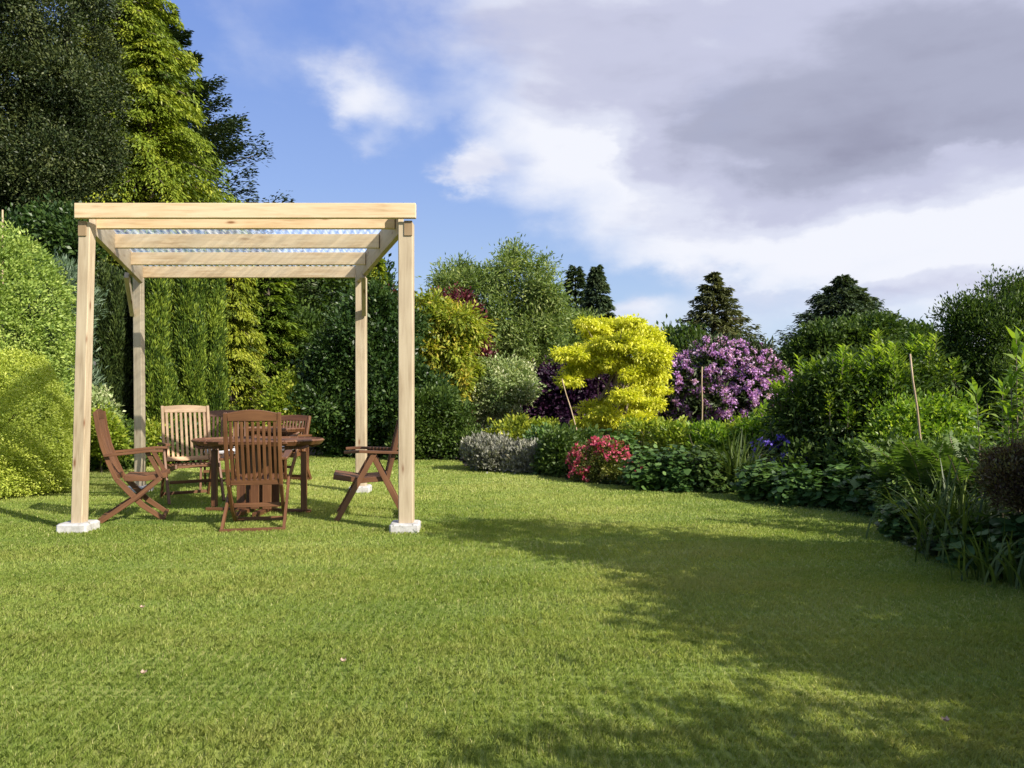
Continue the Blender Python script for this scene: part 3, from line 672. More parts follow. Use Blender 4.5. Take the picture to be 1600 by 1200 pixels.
for (px, top, hw, d, mt, lb) in ((172, 400, 22, 13.5, 'cypress_shaded', 'dark upright cypress in shade behind the left rear post, leftmost of the row'),
                                 (246, 395, 24, 13.3, 'cypress', 'upright green cypress with feathery plumes just right of the left rear post'),
                                 (295, 385, 20, 13.7, 'cypress', 'upright green cypress, middle of the feathery row behind the chairs'),
                                 (332, 372, 15, 14.1, 'cypress', 'upright green cypress beside the golden conifer, rightmost of its row'),
                                 (206, 392, 24, 14.0, 'cypress_shaded', 'dark upright cypress hidden directly behind the left rear post')):
    random.seed(px); rr = np.random.RandomState(px); bl = []
    for q in range(3): ox = (q - 1) * .5 * hw; tp = top + rr.uniform(10, 90) * (q != 1); bl.append((px + ox, (tp + 740) / 2, hw * .26, (740 - tp) / 2, rr.uniform(-.1, .3), .16))
    for q in range(26):
        ox = rr.uniform(-.95, .95) * hw; ph = rr.uniform(28, 60); py = rr.uniform(top + ph, 705); py += max(0, abs(ox) / hw - .5) * 60
        bl.append((px + ox, py, rr.uniform(4.5, 8), ph, -.28 * math.sqrt(max(0, 1 - (ox / hw) ** 2)) + rr.uniform(-.08, .08), rr.uniform(.07, .11)))
    plant('cypress', lb, 'tree', d, px, bl, 2600, 30, .055, .075, .017, mt, tr=.1, group='upright cypresses behind the chairs', crown='crown', limbs=1, stretch=2.2, up=1.3, out=.35, rnd=.35, hue=.3, lump=.1, shell=.1, inner=.03, back=.2, tuft=None, cut=.75, bough=6)
conifer('golden_conifer', 'golden yellow conifer with drooping sprays in line with the pale backed chair', 15.2, 362, 320, 64, 'gold_con', lev=40, nb=13, per=200, L=.085, W=.026, droop=.55, rise=.25, jag=.3, bushy=.6, tr=.1, zb=.05, pw=.62, vis_back=.25)
conifer('layered_conifer', 'dark green layered conifer right of the golden conifer', 16.8, 418, 375, 66, 'cypress', lev=26, nb=11, per=170, L=.15, W=.036, droop=.16, rise=.24, jag=.35, bushy=.34, tr=.12, zb=.3, pw=.5, vis_back=.25)
plant('leafy_shrub', 'light green leafy shrub at the foot of the layered conifer', 'shrub', 14.5, 442, [(445, 630, 26, 40), (465, 650, 22, 30), (425, 665, 24, 26)], 500, 30, .14, .07, .04, 'yel_green', tr=.04, limbs=4)
for (px, py, r, d, mt, lb) in ((158, 668, 26, 11.6, 'yel_green', 'small lime leaved shrub just right of the left front post'),
                               (152, 640, 24, 12.0, 'varie', 'small grey variegated shrub behind the leftmost folding chair'),
                               (190, 690, 24, 12.2, 'mid_green', 'low dark green shrub beside the leftmost folding chair back'),
                               (243, 688, 20, 12.8, 'yel_green', 'small yellow green shrub right of the left rear post'),
                               (285, 690, 26, 13.0, 'deep', 'low dark shrub at the foot of the cypresses'),
                               (130, 700, 28, 11.9, 'broad', 'low broad leaved plant between the golden dome and the left rear post')):
    plant('small_shrub', lb, 'shrub', d, px, [(px, py + 4, r, r * 1.2), (px + r * .4, py + 18, r * .8, r)], 190, 24, .12, .07, .035, mt, tr=.02, limbs=3)
# shed seen between the posts
def shed():
    d = 13.4; root = empty('garden_shed', (X(116, d), d, 0), 'small dark roofed outbuilding half hidden behind the left front post', 'shed')
    hw = .42
    mb = MB(); mb.bar((0, .4, 0), (0, .4, 1.62), hw * 2, 1.2, (1, 0, 0), .01); mb.build('wall', M['render_wall'], root)
    mb = MB(); mb.bar((-hw - .12, .35, 1.68), (hw + .12, .35, 1.80), 1.5, .08, (0, 1, 0), .01); mb.build('roof', M['slate'], root)
    mb = MB(); mb.bar((.12, -.215, 0.02), (.12, -.215, 1.45), .45, .03, (1, 0, 0), .004); mb.build('door', M['slate'], root)
shed()

# ------------------------------------------------------------------ middle background
T = 'trees beyond the garden'
plant('broadleaf_tree', 'dark broadleaf tree seen under the pergola left of the rear right post', 'tree', 24, 480, [(470, 500, 55, 60), (520, 480, 60, 45), (500, 560, 75, 70), (440, 480, 40, 45)], 800, 60, .42, .16, .085, 'mid_green', tr=.25, group=T, crown='crown', back=.3, hue=.2)
plant('broadleaf_tree', 'far blue green tree top between the rear posts', 'tree', 34, 530, [(520, 465, 60, 35), (570, 480, 50, 50), (470, 475, 45, 35)], 500, 60, .6, .25, .12, 'deep', tr=.3, group=T, crown='crown', back=.3)
plant('broadleaf_tree', 'glossy dark shrub tree left of the right rear post', 'tree', 18, 500, [(495, 540, 48, 45), (480, 590, 40, 60), (455, 560, 30, 40)], 520, 50, .25, .12, .06, 'mid_green', tr=.12, group=T, crown='crown', back=.3)
plant('laurel', 'large dark glossy evergreen shrub behind the right rear post', 'shrub', 15.2, 580, [(585, 580, 85, 95), (540, 640, 65, 70), (630, 640, 75, 70), (600, 510, 60, 45), (560, 680, 70, 40)], 2100, 40, .22, .09, .045, 'deep', tr=.1, back=.3, hue=.25, lump=.2)
plant('laurel', 'lower mid green rounded shrub right of the right front post', 'shrub', 14.3, 690, [(680, 655, 45, 48), (712, 680, 32, 36), (655, 680, 40, 40)], 750, 36, .15, .075, .035, 'mid_green', tr=.06, hue=.15, up=.5)
conifer('gold_spire', 'golden tipped conifer spire beside the right rear post', 25, 590, 410, 36, 'lawson', lev=26, nb=9, per=50, L=.26, W=.09, droop=.3, rise=.2, jag=.25, bushy=.5, tr=.15, pw=.8, group=T)
plant('red_maple', 'dark red leaved tree behind the bronze green tree', 'tree', 20, 700, [(700, 500, 45, 35), (735, 555, 25, 35), (740, 600, 30, 40), (620, 490, 30, 20), (725, 640, 25, 30)], 520, 36, .28, .12, .06, 'red', tr=.1, group=None, crown='crown')
plant('bronze_maple', 'yellow green tree with orange tinted tips right of the pergola', 'tree', 16.4, 690, [(690, 520, 48, 40), (710, 565, 34, 45), (665, 560, 40, 55), (690, 610, 34, 30), (670, 495, 34, 26)], 640, 42, .20, .13, .045, 'orange_green', tr=.07, crown='crown', trmat='bark_light', droop=.5, multi=3, cut=.5, hue=.22, lump=.25)
rt_ = np.random.RandomState(12); tf = [(785, 520, 60, 40), (740, 500, 30, 30), (830, 520, 36, 36), (775, 560, 70, 34)]
for (ex, ey, erx, ery, n_) in ((775, 480, 95, 70, 30), (735, 445, 38, 22, 7), (795, 425, 26, 32, 7), (842, 440, 24, 28, 7), (700, 440, 18, 12, 3), (850, 530, 40, 40, 8)):
    for q in range(n_):
        a_ = rt_.uniform(0, 6.28); r_q = rt_.rand() ** .5; rr_ = rt_.uniform(10, 22); tf.append((ex + math.cos(a_) * erx * r_q, ey + math.sin(a_) * ery * r_q, rr_, rr_ * rt_.uniform(.6, .9), rt_.uniform(-1.2, 1.2)))
plant('feathery_tree', 'tall airy tree with feathery pale green foliage against the sky', 'tree', 25, 785, tf, 1300, 38, .36, .15, .045, 'ash', tr=.14, trmat='bark', crown='crown', droop=.2, cut=.1, lump=.4, hue=.24, inner=.25, multi=2, limbs=26, bough=8, tuft=None)
plant('variegated_shrub', 'pale cream variegated shrub on a short trunk', 'shrub', 16.8, 788, [(785, 600, 42, 36), (770, 622, 36, 34), (810, 600, 24, 28), (750, 590, 24, 20)], 560, 40, .16, .075, .035, 'varie', tr=.06, trmat='bark_light', hue=.25, multi=2)
plant('purple_beech', 'very dark purple leaved weeping shrub left of the golden maple', 'shrub', 18.2, 870, [(855, 640, 42, 55), (890, 630, 60, 65), (930, 630, 55, 60), (830, 665, 25, 30)], 1100, 40, .22, .10, .06, 'purple_lf', tr=.1, droop=.6, hue=.2)
conifer('dark_pine', 'small thin dark pine top behind the feathery tree', 34, 899, 418, 34, 'hazy_pine', lev=34, nb=7, per=70, L=.26, W=.08, droop=.1, rise=.25, jag=.4, bushy=.45, tr=.2, pw=.6, group=T, zb=1.5)
conifer('yew_spire', 'dense dark green pointed conifer above the golden maple', 31, 932, 416, 66, 'hazy_pine', lev=46, nb=12, per=150, L=.18, W=.065, droop=.3, rise=.3, jag=.25, bushy=.45, tr=.2, pw=.9, group=T, zb=.5)
plant('feathery_tree', 'low grey green tree filling the gap under the dark pine', 'tree', 27, 880, [(880, 545, 38, 50), (905, 520, 25, 25), (850, 570, 45, 50)], 500, 40, .34, .18, .06, 'ash', tr=.1, crown='crown')

def golden_maple():
    SEED[0] += 1; rng = np.random.RandomState(77); d = 14.2; cx = 955
    root = empty('golden_maple', (X(cx, d), d, 0), 'bright golden yellow maple with layered foliage in the middle of the border', 'tree')
    tiers = [(960, 505, 42, 12), (1000, 520, 38, 14), (930, 515, 24, 12), (975, 535, 62, 16), (1015, 548, 32, 22), (925, 548, 48, 12), (895, 552, 30, 9), (965, 565, 55, 15), (1020, 585, 28, 20),
             (910, 575, 32, 13), (890, 590, 18, 8), (950, 590, 45, 14), (1000, 605, 30, 18), (925, 605, 30, 13), (985, 630, 28, 12), (930, 632, 24, 12), (965, 655, 30, 12), (1000, 650, 26, 13), (940, 668, 26, 9), (985, 672, 28, 9), (1025, 560, 22, 14), (1030, 605, 15, 14), (1015, 628, 18, 12)]
    tiers = [t_ for i_, t_ in enumerate(tiers) if i_ not in (11, 13)] + [(945, 642, 22, 11), (972, 615, 26, 12), (915, 655, 20, 9), (988, 582, 24, 10), (955, 680, 30, 9), (1005, 668, 22, 10), (1035, 540, 12, 9), (878, 548, 14, 6), (985, 500, 22, 8), (915, 500, 14, 7)]
    B = []
    for i, (px, py, rx, rz) in enumerate(tiers):
        dy = rng.uniform(-.9, .9) * (1 if rx < 50 else .4); dd = d + dy
        B.append((X(px, dd) - X(cx, d), dy, Z(py + 4, dd), rx / F * dd * .92, rx / F * dd * .7, rz / F * dd * .42))
    trunkB = B; B = tufts(B, np.random.RandomState(8), 10, .36); B = [(b[0], b[1], b[2], b[3], b[4], b[5] * .75) for b in B]
    foliage('crown', rng, B, 2500, 32, .10, .064, .030, M['gold'], root, up=0, droop=.3, bough=14, out=.5, hue=.2, flat=.9, cut=.3, lump=.2, inner=.1, back=.6, stretch=.6)
    random.seed(4); mb = MB()
    for k in range(7):
        b = B[(k * 3) % len(B)]; sx = rng.uniform(-.12, .12); p0 = Vector((sx, rng.uniform(-.1, .1), -.05)); p1 = Vector((sx * 3 + b[0] * .3, b[1] * .3, b[2] * .45)); p2 = Vector((b[0] * .75, b[1] * .8, b[2] * .8)); p3 = Vector(b[:3])
        mb.tube([p0, p1, p2, p3], [.045, .032, .02, .008], 7)
        for q in range(2):
            e = Vector(B[rng.randint(len(B))][:3]); mb.tube([p1, p1.lerp(e, .5) + Vector((0, 0, .05)), e], [.022, .014, .005], 6)
    mb.build('trunk', M['bark_light'], root, True)
golden_maple()

def flowers(root, rng, B, nt, rad, pet, L, W, mat, name='blossom', zmin=.1, frontal=.25, up=0.0, blob_f=1.02, lump=.30, push=.02):
    P, n, _ = clumps(rng, B, nt, zmin, frontal, .03, 0, lump, .9)
    m = len(P); idx = np.repeat(np.arange(m), pet); dv = unit(n[idx] * 1.0 + rng.normal(size=(len(idx), 3)) * .75 + np.array([0, 0, up]))
    rs = rad * rng.uniform(.65, 1.3, m)
    p = P[idx] * 1.0 + n[idx] * push + dv * (rs[idx] * rng.uniform(.3, 1, len(idx)))[:, None]
    nn = dv + rng.normal(size=dv.shape) * .5; d2 = unit(rng.normal(size=dv.shape) + dv * .6)
    t = (.5 + .2 * rng.normal(size=m))[idx] + .2 * rng.normal(size=len(idx))
    link(name, leaves_mesh(name, p, d2, nn, L, W, t), M[mat], root)
root, B, rng = plant('rhododendron', 'big rhododendron covered in mauve pink blossom, right of the golden maple', 'shrub', 16.8, 1135, [(1140, 612, 84, 66), (1065, 612, 48, 50), (1190, 615, 36, 50), (1125, 575, 50, 34), (1095, 660, 70, 45), (1160, 575, 36, 28), (1040, 655, 22, 30)], 1500, 34, .22, .12, .04, 'rhodo_lf', tr=.1, hue=.2, lump=.24)
flowers(root, rng, B, 1200, .105, 44, .058, .045, 'rhodo_fl', up=.4, lump=.24, push=.13)
plant('broadleaf_tree', 'mid green tree top between golden maple and brown tinged conifer', 'tree', 30, 1060, [(1058, 545, 28, 28), (1085, 550, 24, 24), (1060, 590, 45, 50)], 420, 40, .42, .2, .1, 'mid_green', tr=.2, group=T, crown='crown')
conifer('olive_conifer', 'olive brown conifer standing alone against the sky', 31, 1115, 428, 98, 'brown_con', lev=48, nb=8, per=130, L=.19, W=.06, droop=.2, rise=.34, jag=.5, bushy=.42, tr=.25, pw=.95, group=T, zb=1.0)
conifer('dark_pine', 'dark conical pine point above the dark round trees on the right', 33, 1316, 434, 112, 'hazy_pine', lev=44, nb=10, per=150, L=.20, W=.07, droop=.1, rise=.28, jag=.35, bushy=.4, tr=.25, pw=.95, group=T, zb=2.5)
plant('broadleaf_tree', 'wide dark green tree below the pine point on the right', 'tree', 29, 1320, [(1300, 540, 46, 24), (1365, 520, 28, 18), (1268, 560, 30, 20), (1238, 578, 14, 9), (1330, 580, 80, 34)], 1500, 60, .36, .16, .09, 'mid_green', tr=.3, group=T, crown='crown', hue=.14, back=.3)
plant('broadleaf_tree', 'smaller dark green tree right of the wide dark tree', 'tree', 30, 1430, [(1425, 540, 28, 16), (1400, 562, 45, 28), (1455, 560, 34, 26)], 420, 55, .42, .22, .12, 'mid_green', tr=.25, group=T, crown='crown', hue=.14, back=.3)
# far belt of wood closing the horizon
SEED[0] += 1
rng = np.random.RandomState(9); fb = []
for i in range(70):
    a = -62 + i * 124 / 69; dd = rng.uniform(46, 60); fb.append((math.sin(math.radians(a)) * dd * 1.1, dd * math.cos(math.radians(a)) + 3, rng.uniform(.2, 1.0), rng.uniform(3, 4.5), 2.5, rng.uniform(1.4, 2.4)))
wood = foliage('far_woodland', rng, fb, 2600, 26, .9, .5, .3, M['deep'], None, hue=.2, back=.2)
tag(wood, 'distant belt of dark trees closing the view', 'woodland', kind='stuff')

# ------------------------------------------------------------------ border on the right
def shoots(root, rng, B, ns, hgt, L, W, mat, per=26, name='shoots', lean=.2, wh=.9, front=.35):
    """upright leafy shoots standing out of a shrub"""
    P, n, _ = clumps(rng, B, ns, .1, front, .25, .1, .1, .6)
    ps, ds, ns_, ts = [], [], [], []
    mb = MB()
    for i in range(len(P)):
        h = hgt * rng.uniform(.6, 1.3); ax = unit(np.array([n[i, 0] * lean, n[i, 1] * lean, 1]) + rng.normal(size=3) * .1)
        k = np.arange(per); t = (k + .5) / per; an = k * 2.4 + rng.rand() * 6
        r_ = np.stack([np.cos(an), np.sin(an), np.zeros(per)], 1)
        ps.append(P[i] + ax * (t * h)[:, None]); up_ = (.35 + t * wh)[:, None]
        ds.append(r_ + np.array([0, 0, 1.]) * up_ + rng.normal(size=(per, 3)) * .12); ns_.append(np.array([0, 0, 1.]) - r_ * .5 + rng.normal(size=(per, 3)) * .1)
        ts.append(np.full(per, .5 + .15 * rng.normal()) + .25 * (t - .4) + .1 * rng.normal(size=per))
        mb.tube([tuple(P[i] - ax * .1), tuple(P[i] + ax * h)], [.006, .003], 4)
    p = np.concatenate(ps); s = rng.uniform(.7, 1.2, len(p))
    o = link(name, leaves_mesh(name, p, np.concatenate(ds), np.concatenate(ns_), L * s, W * s, np.concatenate(ts)), M[mat], root)
    mb.build('stem', M['bark_light'], root)
    return o
root, B, rng = plant('leafy_shrub', 'big bright green shrub with upright sunlit shoots in the right border', 'shrub', 9.6, 1340, [(1290, 635, 62, 52), (1370, 612, 62, 58), (1255, 640, 34, 40), (1330, 675, 70, 50), (1425, 605, 50, 50), (1340, 640, 90, 60)], 1500, 26, .17, .075, .028, 'mid_green', tr=.05, trmat='bark_light', multi=3, hue=.2, lump=.2, cut=.5, tuft=(16, .36))
shoots(root, rng, [(b[0], b[1], b[2], b[3], b[4], b[5]) for b in B], 320, .30, .12, .034, 'fresh')
plant('leafy_shrub', 'loose green shrub with pale sunlit leaves behind the tall cane on the right', 'shrub', 8.6, 1420, [(1405, 668, 36, 36), (1455, 690, 44, 44), (1390, 715, 36, 34), (1480, 660, 26, 30)], 750, 22, .14, .06, .03, 'fresh', tr=.03, hue=.22, multi=2, tuft=(14, .42))
plant('small_leaved_tree', 'tall dark small leaved tree at the right edge of the frame', 'tree', 9.8, 1550, [(1530, 540, 58, 68), (1590, 520, 50, 70), (1540, 620, 70, 80), (1510, 500, 30, 30), (1500, 590, 32, 55), (1620, 600, 60, 90)], 2400, 34, .14, .05, .02, 'mid_green', tr=.08, hue=.14, up=.7, back=.3, tuft=(14, .34))
plant('plum_tree', 'brown purple leaved tree top in the right upper edge above the dark tree', 'tree', 10.6, 1620, [(1625, 500, 45, 50), (1600, 470, 25, 20)], 420, 34, .14, .06, .03, 'plum', tr=.06)
SEED[0] += 1
def lance_plant():
    rng = np.random.RandomState(31); d = 5.7
    root = empty('tall_leafy_plant', (X(1590, d), d, 0), 'tall upright plant with long pointed bright green leaves at the right edge', 'plant')
    ps, ds, ns_, ts = [], [], [], []; mb = MB()
    for (px, top) in ((1575, 528), (1600, 515), (1560, 590), (1612, 560), (1585, 550), (1548, 610), (1640, 520), (1590, 600), (1625, 600), (1555, 640)):
        y = rng.uniform(-.25, .3); x = X(px, d) - X(1590, d); h = Z(top, d) - .02; bx_ = x * .7
        n = 56; k = np.arange(n); t = .25 + .75 * (k + .5) / n; an = k * 2.4 + rng.rand() * 6; r_ = np.stack([np.cos(an), np.sin(an), 0 * an], 1)
        ps.append(np.stack([bx_ + (x - bx_) * t, y + 0 * t, t * h], 1)); ds.append(r_ + np.array([0, 0, 1.]) * (.2 + 1.1 * (t > .9) + .3 * t)[:, None] + rng.normal(size=(n, 3)) * .12)
        ns_.append(np.array([0, 0, 1.]) - r_ * .3 + rng.normal(size=(n, 3)) * .1); ts.append(.55 + .18 * rng.normal(size=n))
        mb = MB(); mb.tube([(bx_, y, 0), ((bx_ + x) / 2, y, h * .5), (x, y, h)], [.008, .006, .003], 6); mb.build('stem', M['bark_light'], root)
    p = np.concatenate(ps); s = rng.uniform(.75, 1.2, len(p))
    link('leaf', leaves_mesh('leaf', p, np.concatenate(ds), np.concatenate(ns_), .17 * s, .036 * s, np.concatenate(ts)), M['fresh'], root)
lance_plant()
plant('bronze_hedge', 'low bronze red dense shrub at the right edge above the strap leaves', 'shrub', 4.95, 1600, [(1610, 742, 52, 46, 0, .35), (1572, 752, 30, 36, 0, .25), (1650, 740, 60, 50, 0, .35)], 2000, 26, .05, .026, .011, 'heather', tr=.02, up=.7, hue=.35, lump=.15, tuft=(14, .36))

def strap_plant(px, d, n, Lm, label, spread=.3, wd=.009, mat='strap', name='strap_leaved_plant', cat='plant', tall=1.0, group=None):
    SEED[0] += 1; rng = np.random.RandomState(SEED[0]); root = empty(name, (X(px, d), d, 0), label, cat, group)
    seg = 6; V = np.zeros((n, (seg + 1) * 2, 3)); a = rng.uniform(0, 6.283, n); L = Lm * rng.uniform(.6, 1.15, n); out = rng.uniform(.2, 1.25, n)
    b = rng.normal(size=(n, 2)) * spread * .4
    for i in range(seg + 1):
        t = i / seg; rr = L * out * (t ** 1.5) * .75; zz = L * tall * (t - .42 * out * t ** 2.6)
        wdt = wd * (1 - t ** 3) * (1 - .3 * (t < .1)) + .0008
        cx, cy_ = b[:, 0] + np.cos(a) * rr, b[:, 1] + np.sin(a) * rr
        sx, sy = -np.sin(a + .5) * wdt, np.cos(a + .5) * wdt
        V[:, i * 2] = np.stack([cx - sx, cy_ - sy, zz], 1); V[:, i * 2 + 1] = np.stack([cx + sx, cy_ + sy, zz], 1)
    fi = []
    for i in range(seg): fi.append([i * 2, i * 2 + 1, i * 2 + 3, i * 2 + 2])
    fi = np.array(fi)[None] + (np.arange(n) * (seg + 1) * 2)[:, None, None]
    t = np.repeat(.5 + .2 * rng.normal(size=n), seg)
    o = link('leaf', mesh_np('leaf', V.reshape(-1, 3), fi, 4, t), M[mat], root)
    return root
def fern(px, d, n, Lm, label):
    SEED[0] += 1; rng = np.random.RandomState(SEED[0]); root = empty('fern', (X(px, d), d, 0), label, 'fern', 'ferns in the right border')
    ps, ds, ns_, Ls = [], [], [], []; mb = MB()
    for k in range(n):
        a = 6.283 * k / n + rng.normal() * .2; L = Lm * rng.uniform(.75, 1.15); o = rng.uniform(.35, .9); m = 34
        t = np.linspace(.12, 1, m); rr = L * o * t ** 1.4 * .8; zz = L * (t - .38 * o * t ** 2.4)
        c = np.stack([np.cos(a) * rr, np.sin(a) * rr, zz], 1); tg = unit(np.gradient(c, axis=0)); sd_ = unit(np.cross(tg, np.array([0, 0, 1.]))); nn = np.cross(sd_, tg)
        ln = L * .20 * np.sin(np.pi * np.clip(t, 0, .97)) ** .7
        for s in (-1, 1):
            ps.append(c); ds.append(sd_ * s + tg * .35 + rng.normal(size=c.shape) * .05); ns_.append(nn); Ls.append(ln)
        mb.tube([(0, 0, 0)] + [tuple(c[i]) for i in range(2, m, 6)], [.004] + [.003] * len(range(2, m, 6)), 4)
    p = np.concatenate(ps); Lc = np.concatenate(Ls)
    link('frond', leaves_mesh('frond', p, np.concatenate(ds), np.concatenate(ns_), Lc, L * .026 + Lc * .05, .5 + .15 * rng.normal(size=len(p))), M['fern'], root)
    mb.build('stem', M['bark_light'], root)
fern(1450, 6.9, 14, .95, 'large arching fern in front of the pale leaved shrub')
fern(1405, 7.3, 11, .75, 'smaller fern left of the large arching fern')
fern(1510, 6.6, 12, .95, 'shaded fern between the large fern and the bronze shrub')
strap_plant(1505, 5.35, 190, .78, 'dense clump of long dark strap leaves near the right lawn edge', .35, .008)
strap_plant(1575, 4.62, 120, .40, 'long strap leaved clump at the right frame edge', .3, .007)
strap_plant(1440, 6.05, 120, .55, 'grassy clump left of the dense strap leaves', .3, .008)
strap_plant(1152, 9.25, 120, .85, 'tall green sword leaved clump in the middle border', .25, .012)
strap_plant(1215, 9.0, 60, .55, 'smaller sword leaved clump under the violet flowers', .25, .010)

def leafy(px, d, w_, h_, mat, label, cat='plant', disc=True, size=.09, n=260, name='broad_leaved_plant', group=None, per=5, **k):
    SEED[0] += 1; rng = np.random.RandomState(SEED[0]); root = empty(name, (X(px, d), d, 0), label, cat, group)
    B = [(0, 0, h_ * .45, w_ / 2, w_ / 2, h_ * .55), (w_ * .15, -.05, h_ * .3, w_ * .45, w_ * .4, h_ * .4)]
    foliage('foliage', rng, B, n, per, size * 1.1, size, size * .55, M[mat], root, shape='disc' if disc else 'kite', zmin=.02, flat=1.3 if disc else .5, lump=.2, **k)
    mb = MB(); random.seed(SEED[0])
    for q in range(9): mb.tube([(rng.uniform(-.3, .3) * w_ * .4, rng.uniform(-.3, .3) * w_ * .4, 0), (rng.uniform(-.5, .5) * w_, rng.uniform(-.4, .4) * w_, h_ * .75)], [.005, .003], 5)
    mb.build('stem', M['bark_light'], root)
    return root, B, rng
BR = 'broad leaved plants along the right border edge'
# front row along the lawn edge, left to right
rt, B_, rg = leafy(765, 12.1, .95, .50, 'grey', 'silver grey shrubby clump at the left tip of the border', disc=False, size=.06, n=900, per=14, name='lavender', up=1.1)
rt, B_, rg = leafy(825, 11.7, .85, .42, 'grey', 'second silver grey clump, right of the border tip', disc=False, size=.06, n=800, per=14, name='lavender', up=1.1)
leafy(878, 11.2, .75, .62, 'mid_green', 'dark green clump left of the crimson azalea', disc=False, size=.07, n=380, per=14, name='border_plant')
leafy(850, 12.6, .7, .62, 'broad', 'green leafy clump behind the silver grey plants', disc=False, size=.08, n=260, per=14, name='border_plant')
root, B, rng = leafy(941, 10.35, .80, .56, 'azalea_lf', 'low azalea covered in crimson red flowers at the lawn edge', 'shrub', disc=False, size=.035, n=600, per=16, name='azalea')
flowers(root, rng, [(b[0], b[1], b[2], b[3] * 1.03, b[4] * 1.05, b[5] * 1.03) for b in B], 240, .04, 9, .045, .034, 'azalea', zmin=.04, lump=.3)
for (px, py, w_, h_, mt, sz, lb) in ((1010, 768, .62, .48, 'broad', .085, 'broad leaved plant immediately right of the crimson azalea'),
                                     (1055, 770, .62, .50, 'broad', .085, 'broad leaved plant, second to the right of the crimson azalea'),
                                     (1100, 771, .60, .50, 'mid_green', .08, 'darker broad leaved plant left of the sword leaved clump'),
                                     (1195, 785, .55, .40, 'broad', .09, 'rounded leaf clump just right of the sword leaves'),
                                     (1240, 793, .55, .36, 'broad', .095, 'rounded leaf clump below the violet flowers'),
                                     (1290, 796, .60, .38, 'broad', .10, 'rounded leaf clump left of the big scalloped leaves'),
                                     (1340, 802, .60, .36, 'broad', .12, 'big scalloped pale leaf clump at the lawn edge'),
                                     (1385, 812, .55, .36, 'broad', .10, 'rounded leaf clump where the lawn edge turns'),
                                     (1410, 826, .40, .42, 'fern', .055, 'light green small leaved mound at the bed corner'),
                                     (1425, 848, .36, .26, 'broad', .09, 'low shaded leaf clump nearest the bed corner'),
                                     (1540, 890, .40, .22, 'broad', .11, 'low shaded clump of large leaves at the lawn edge below the strap leaves'),
                                     (1600, 905, .35, .28, 'broad', .12, 'large leaved clump at the right frame edge by the lawn'),
                                     (1480, 872, .34, .16, 'rhodo_lf', .06, 'low dark creeping plant under the strap leaves')):
    d = D(py) + w_ * .42; leafy(px, d, w_, h_, mt, lb, size=sz * .8, n=300 if sz > .06 else 520, group=BR)
# second row: taller fillers
for i, (px, d, w_, h_, mt, sz, disc, lb) in enumerate((
        (800, 13.6, 1.0, .75, 'gold_con', .08, False, 'low golden spreading conifer behind the silver grey plants'),
        (845, 14.2, .9, .70, 'yel_green', .08, False, 'yellow green low shrub left of the leaning cane'),
        (905, 12.4, .8, .66, 'mid_green', .09, False, 'green filler shrub behind the dark clump left of the azalea'),
        (960, 11.8, .8, .66, 'broad', .08, True, 'green leafy plant directly behind the azalea'),
        (1010, 12.2, .9, .80, 'yel_green', .07, False, 'light green fluffy plant under the golden maple'),
        (1050, 11.6, .9, .86, 'yel_green', .07, False, 'light green fluffy plant left of the upright cane'),
        (1105, 11.2, .9, .85, 'fresh', .08, False, 'bright green plant at the foot of the upright cane'),
        (1150, 11.4, .9, .85, 'yel_green', .07, False, 'light green plant right of the upright cane'),
        (1195, 10.9, .9, 1.0, 'fresh', .08, False, 'fresh green stemmed plant below the mauve blossom'),
        (1225, 9.9, .7, .66, 'mid_green', .07, False, 'dark green filler plant beside the violet flowers'),
        (1270, 9.2, .8, .60, 'mid_green', .08, False, 'shaded green plant under the big bright shrub'),
        (1350, 8.6, .9, .62, 'fern', .07, False, 'light green filler under the big bright shrub, right side'),
        (1400, 8.0, .8, .65, 'mid_green', .07, False, 'shaded filler plant left of the tall right cane'),
        (1480, 7.4, .9, .75, 'fern', .06, False, 'green filler plant behind the large fern'),
        (1560, 6.6, .9, .85, 'mid_green', .06, False, 'shaded filler plant behind the bronze shrub'))):
    leafy(px, d, w_, h_, mt, lb, size=sz, disc=disc, n=330, per=13 if not disc else 6, name='border_plant')
# violet geraniums
root, B, rng = leafy(1225, 9.5, .75, .62, 'mid_green', 'violet blue flowering plant behind the rounded leaf clumps', disc=True, size=.06, n=220, name='violet_geranium')
flowers(root, rng, [(b[0], b[1], b[2] + .05, b[3], b[4], b[5]) for b in B], 190, .035, 8, .04, .035, 'blue_fl', zmin=.3)
root, B, rng = leafy(1255, 10.2, .5, .66, 'rhodo_lf', 'small shrub with mauve pink flowers left of the big bright shrub', disc=False, size=.06, n=200, per=12, name='small_rhododendron')
flowers(root, rng, B, 50, .06, 12, .05, .04, 'rhodo_fl', zmin=.3, up=.3)
# low creeping weeds and litter on the bed
rng = np.random.RandomState(55); n = 9000
pp_ = []
for i in range(len(edge) - 1):
    a, b = np.array(edge[i]), np.array(edge[i + 1]); k = 420; t = rng.rand(k, 1); p = a + (b - a) * t; nrm = np.array([(b - a)[1], -(b - a)[0]]); nrm = -nrm / max(np.linalg.norm(nrm), 1e-6)
    if nrm[1] < 0 and i < 13: nrm = -nrm
    if i >= 13: nrm = np.array([1.0, .3])
    p = p + nrm * np.abs(rng.normal(size=(k, 1))) * .22 - nrm * .02; pp_.append(p)
p2 = np.concatenate(pp_); n = len(p2); p3 = np.concatenate([p2, rng.uniform(0, .07, (n, 1))], 1)
cover = link('ground_cover', leaves_mesh('ground_cover', p3, rng.normal(size=(n, 3)) * [1, 1, .4], np.array([0, 0, 1.]) + rng.normal(size=(n, 3)) * .5, .05 * rng.uniform(.5, 1.4, n), .03, .45 + .2 * rng.normal(size=n)), M['rhodo_lf'])
tag(cover, 'low creeping leaves along the edge of the flower bed', 'ground cover', kind='stuff')

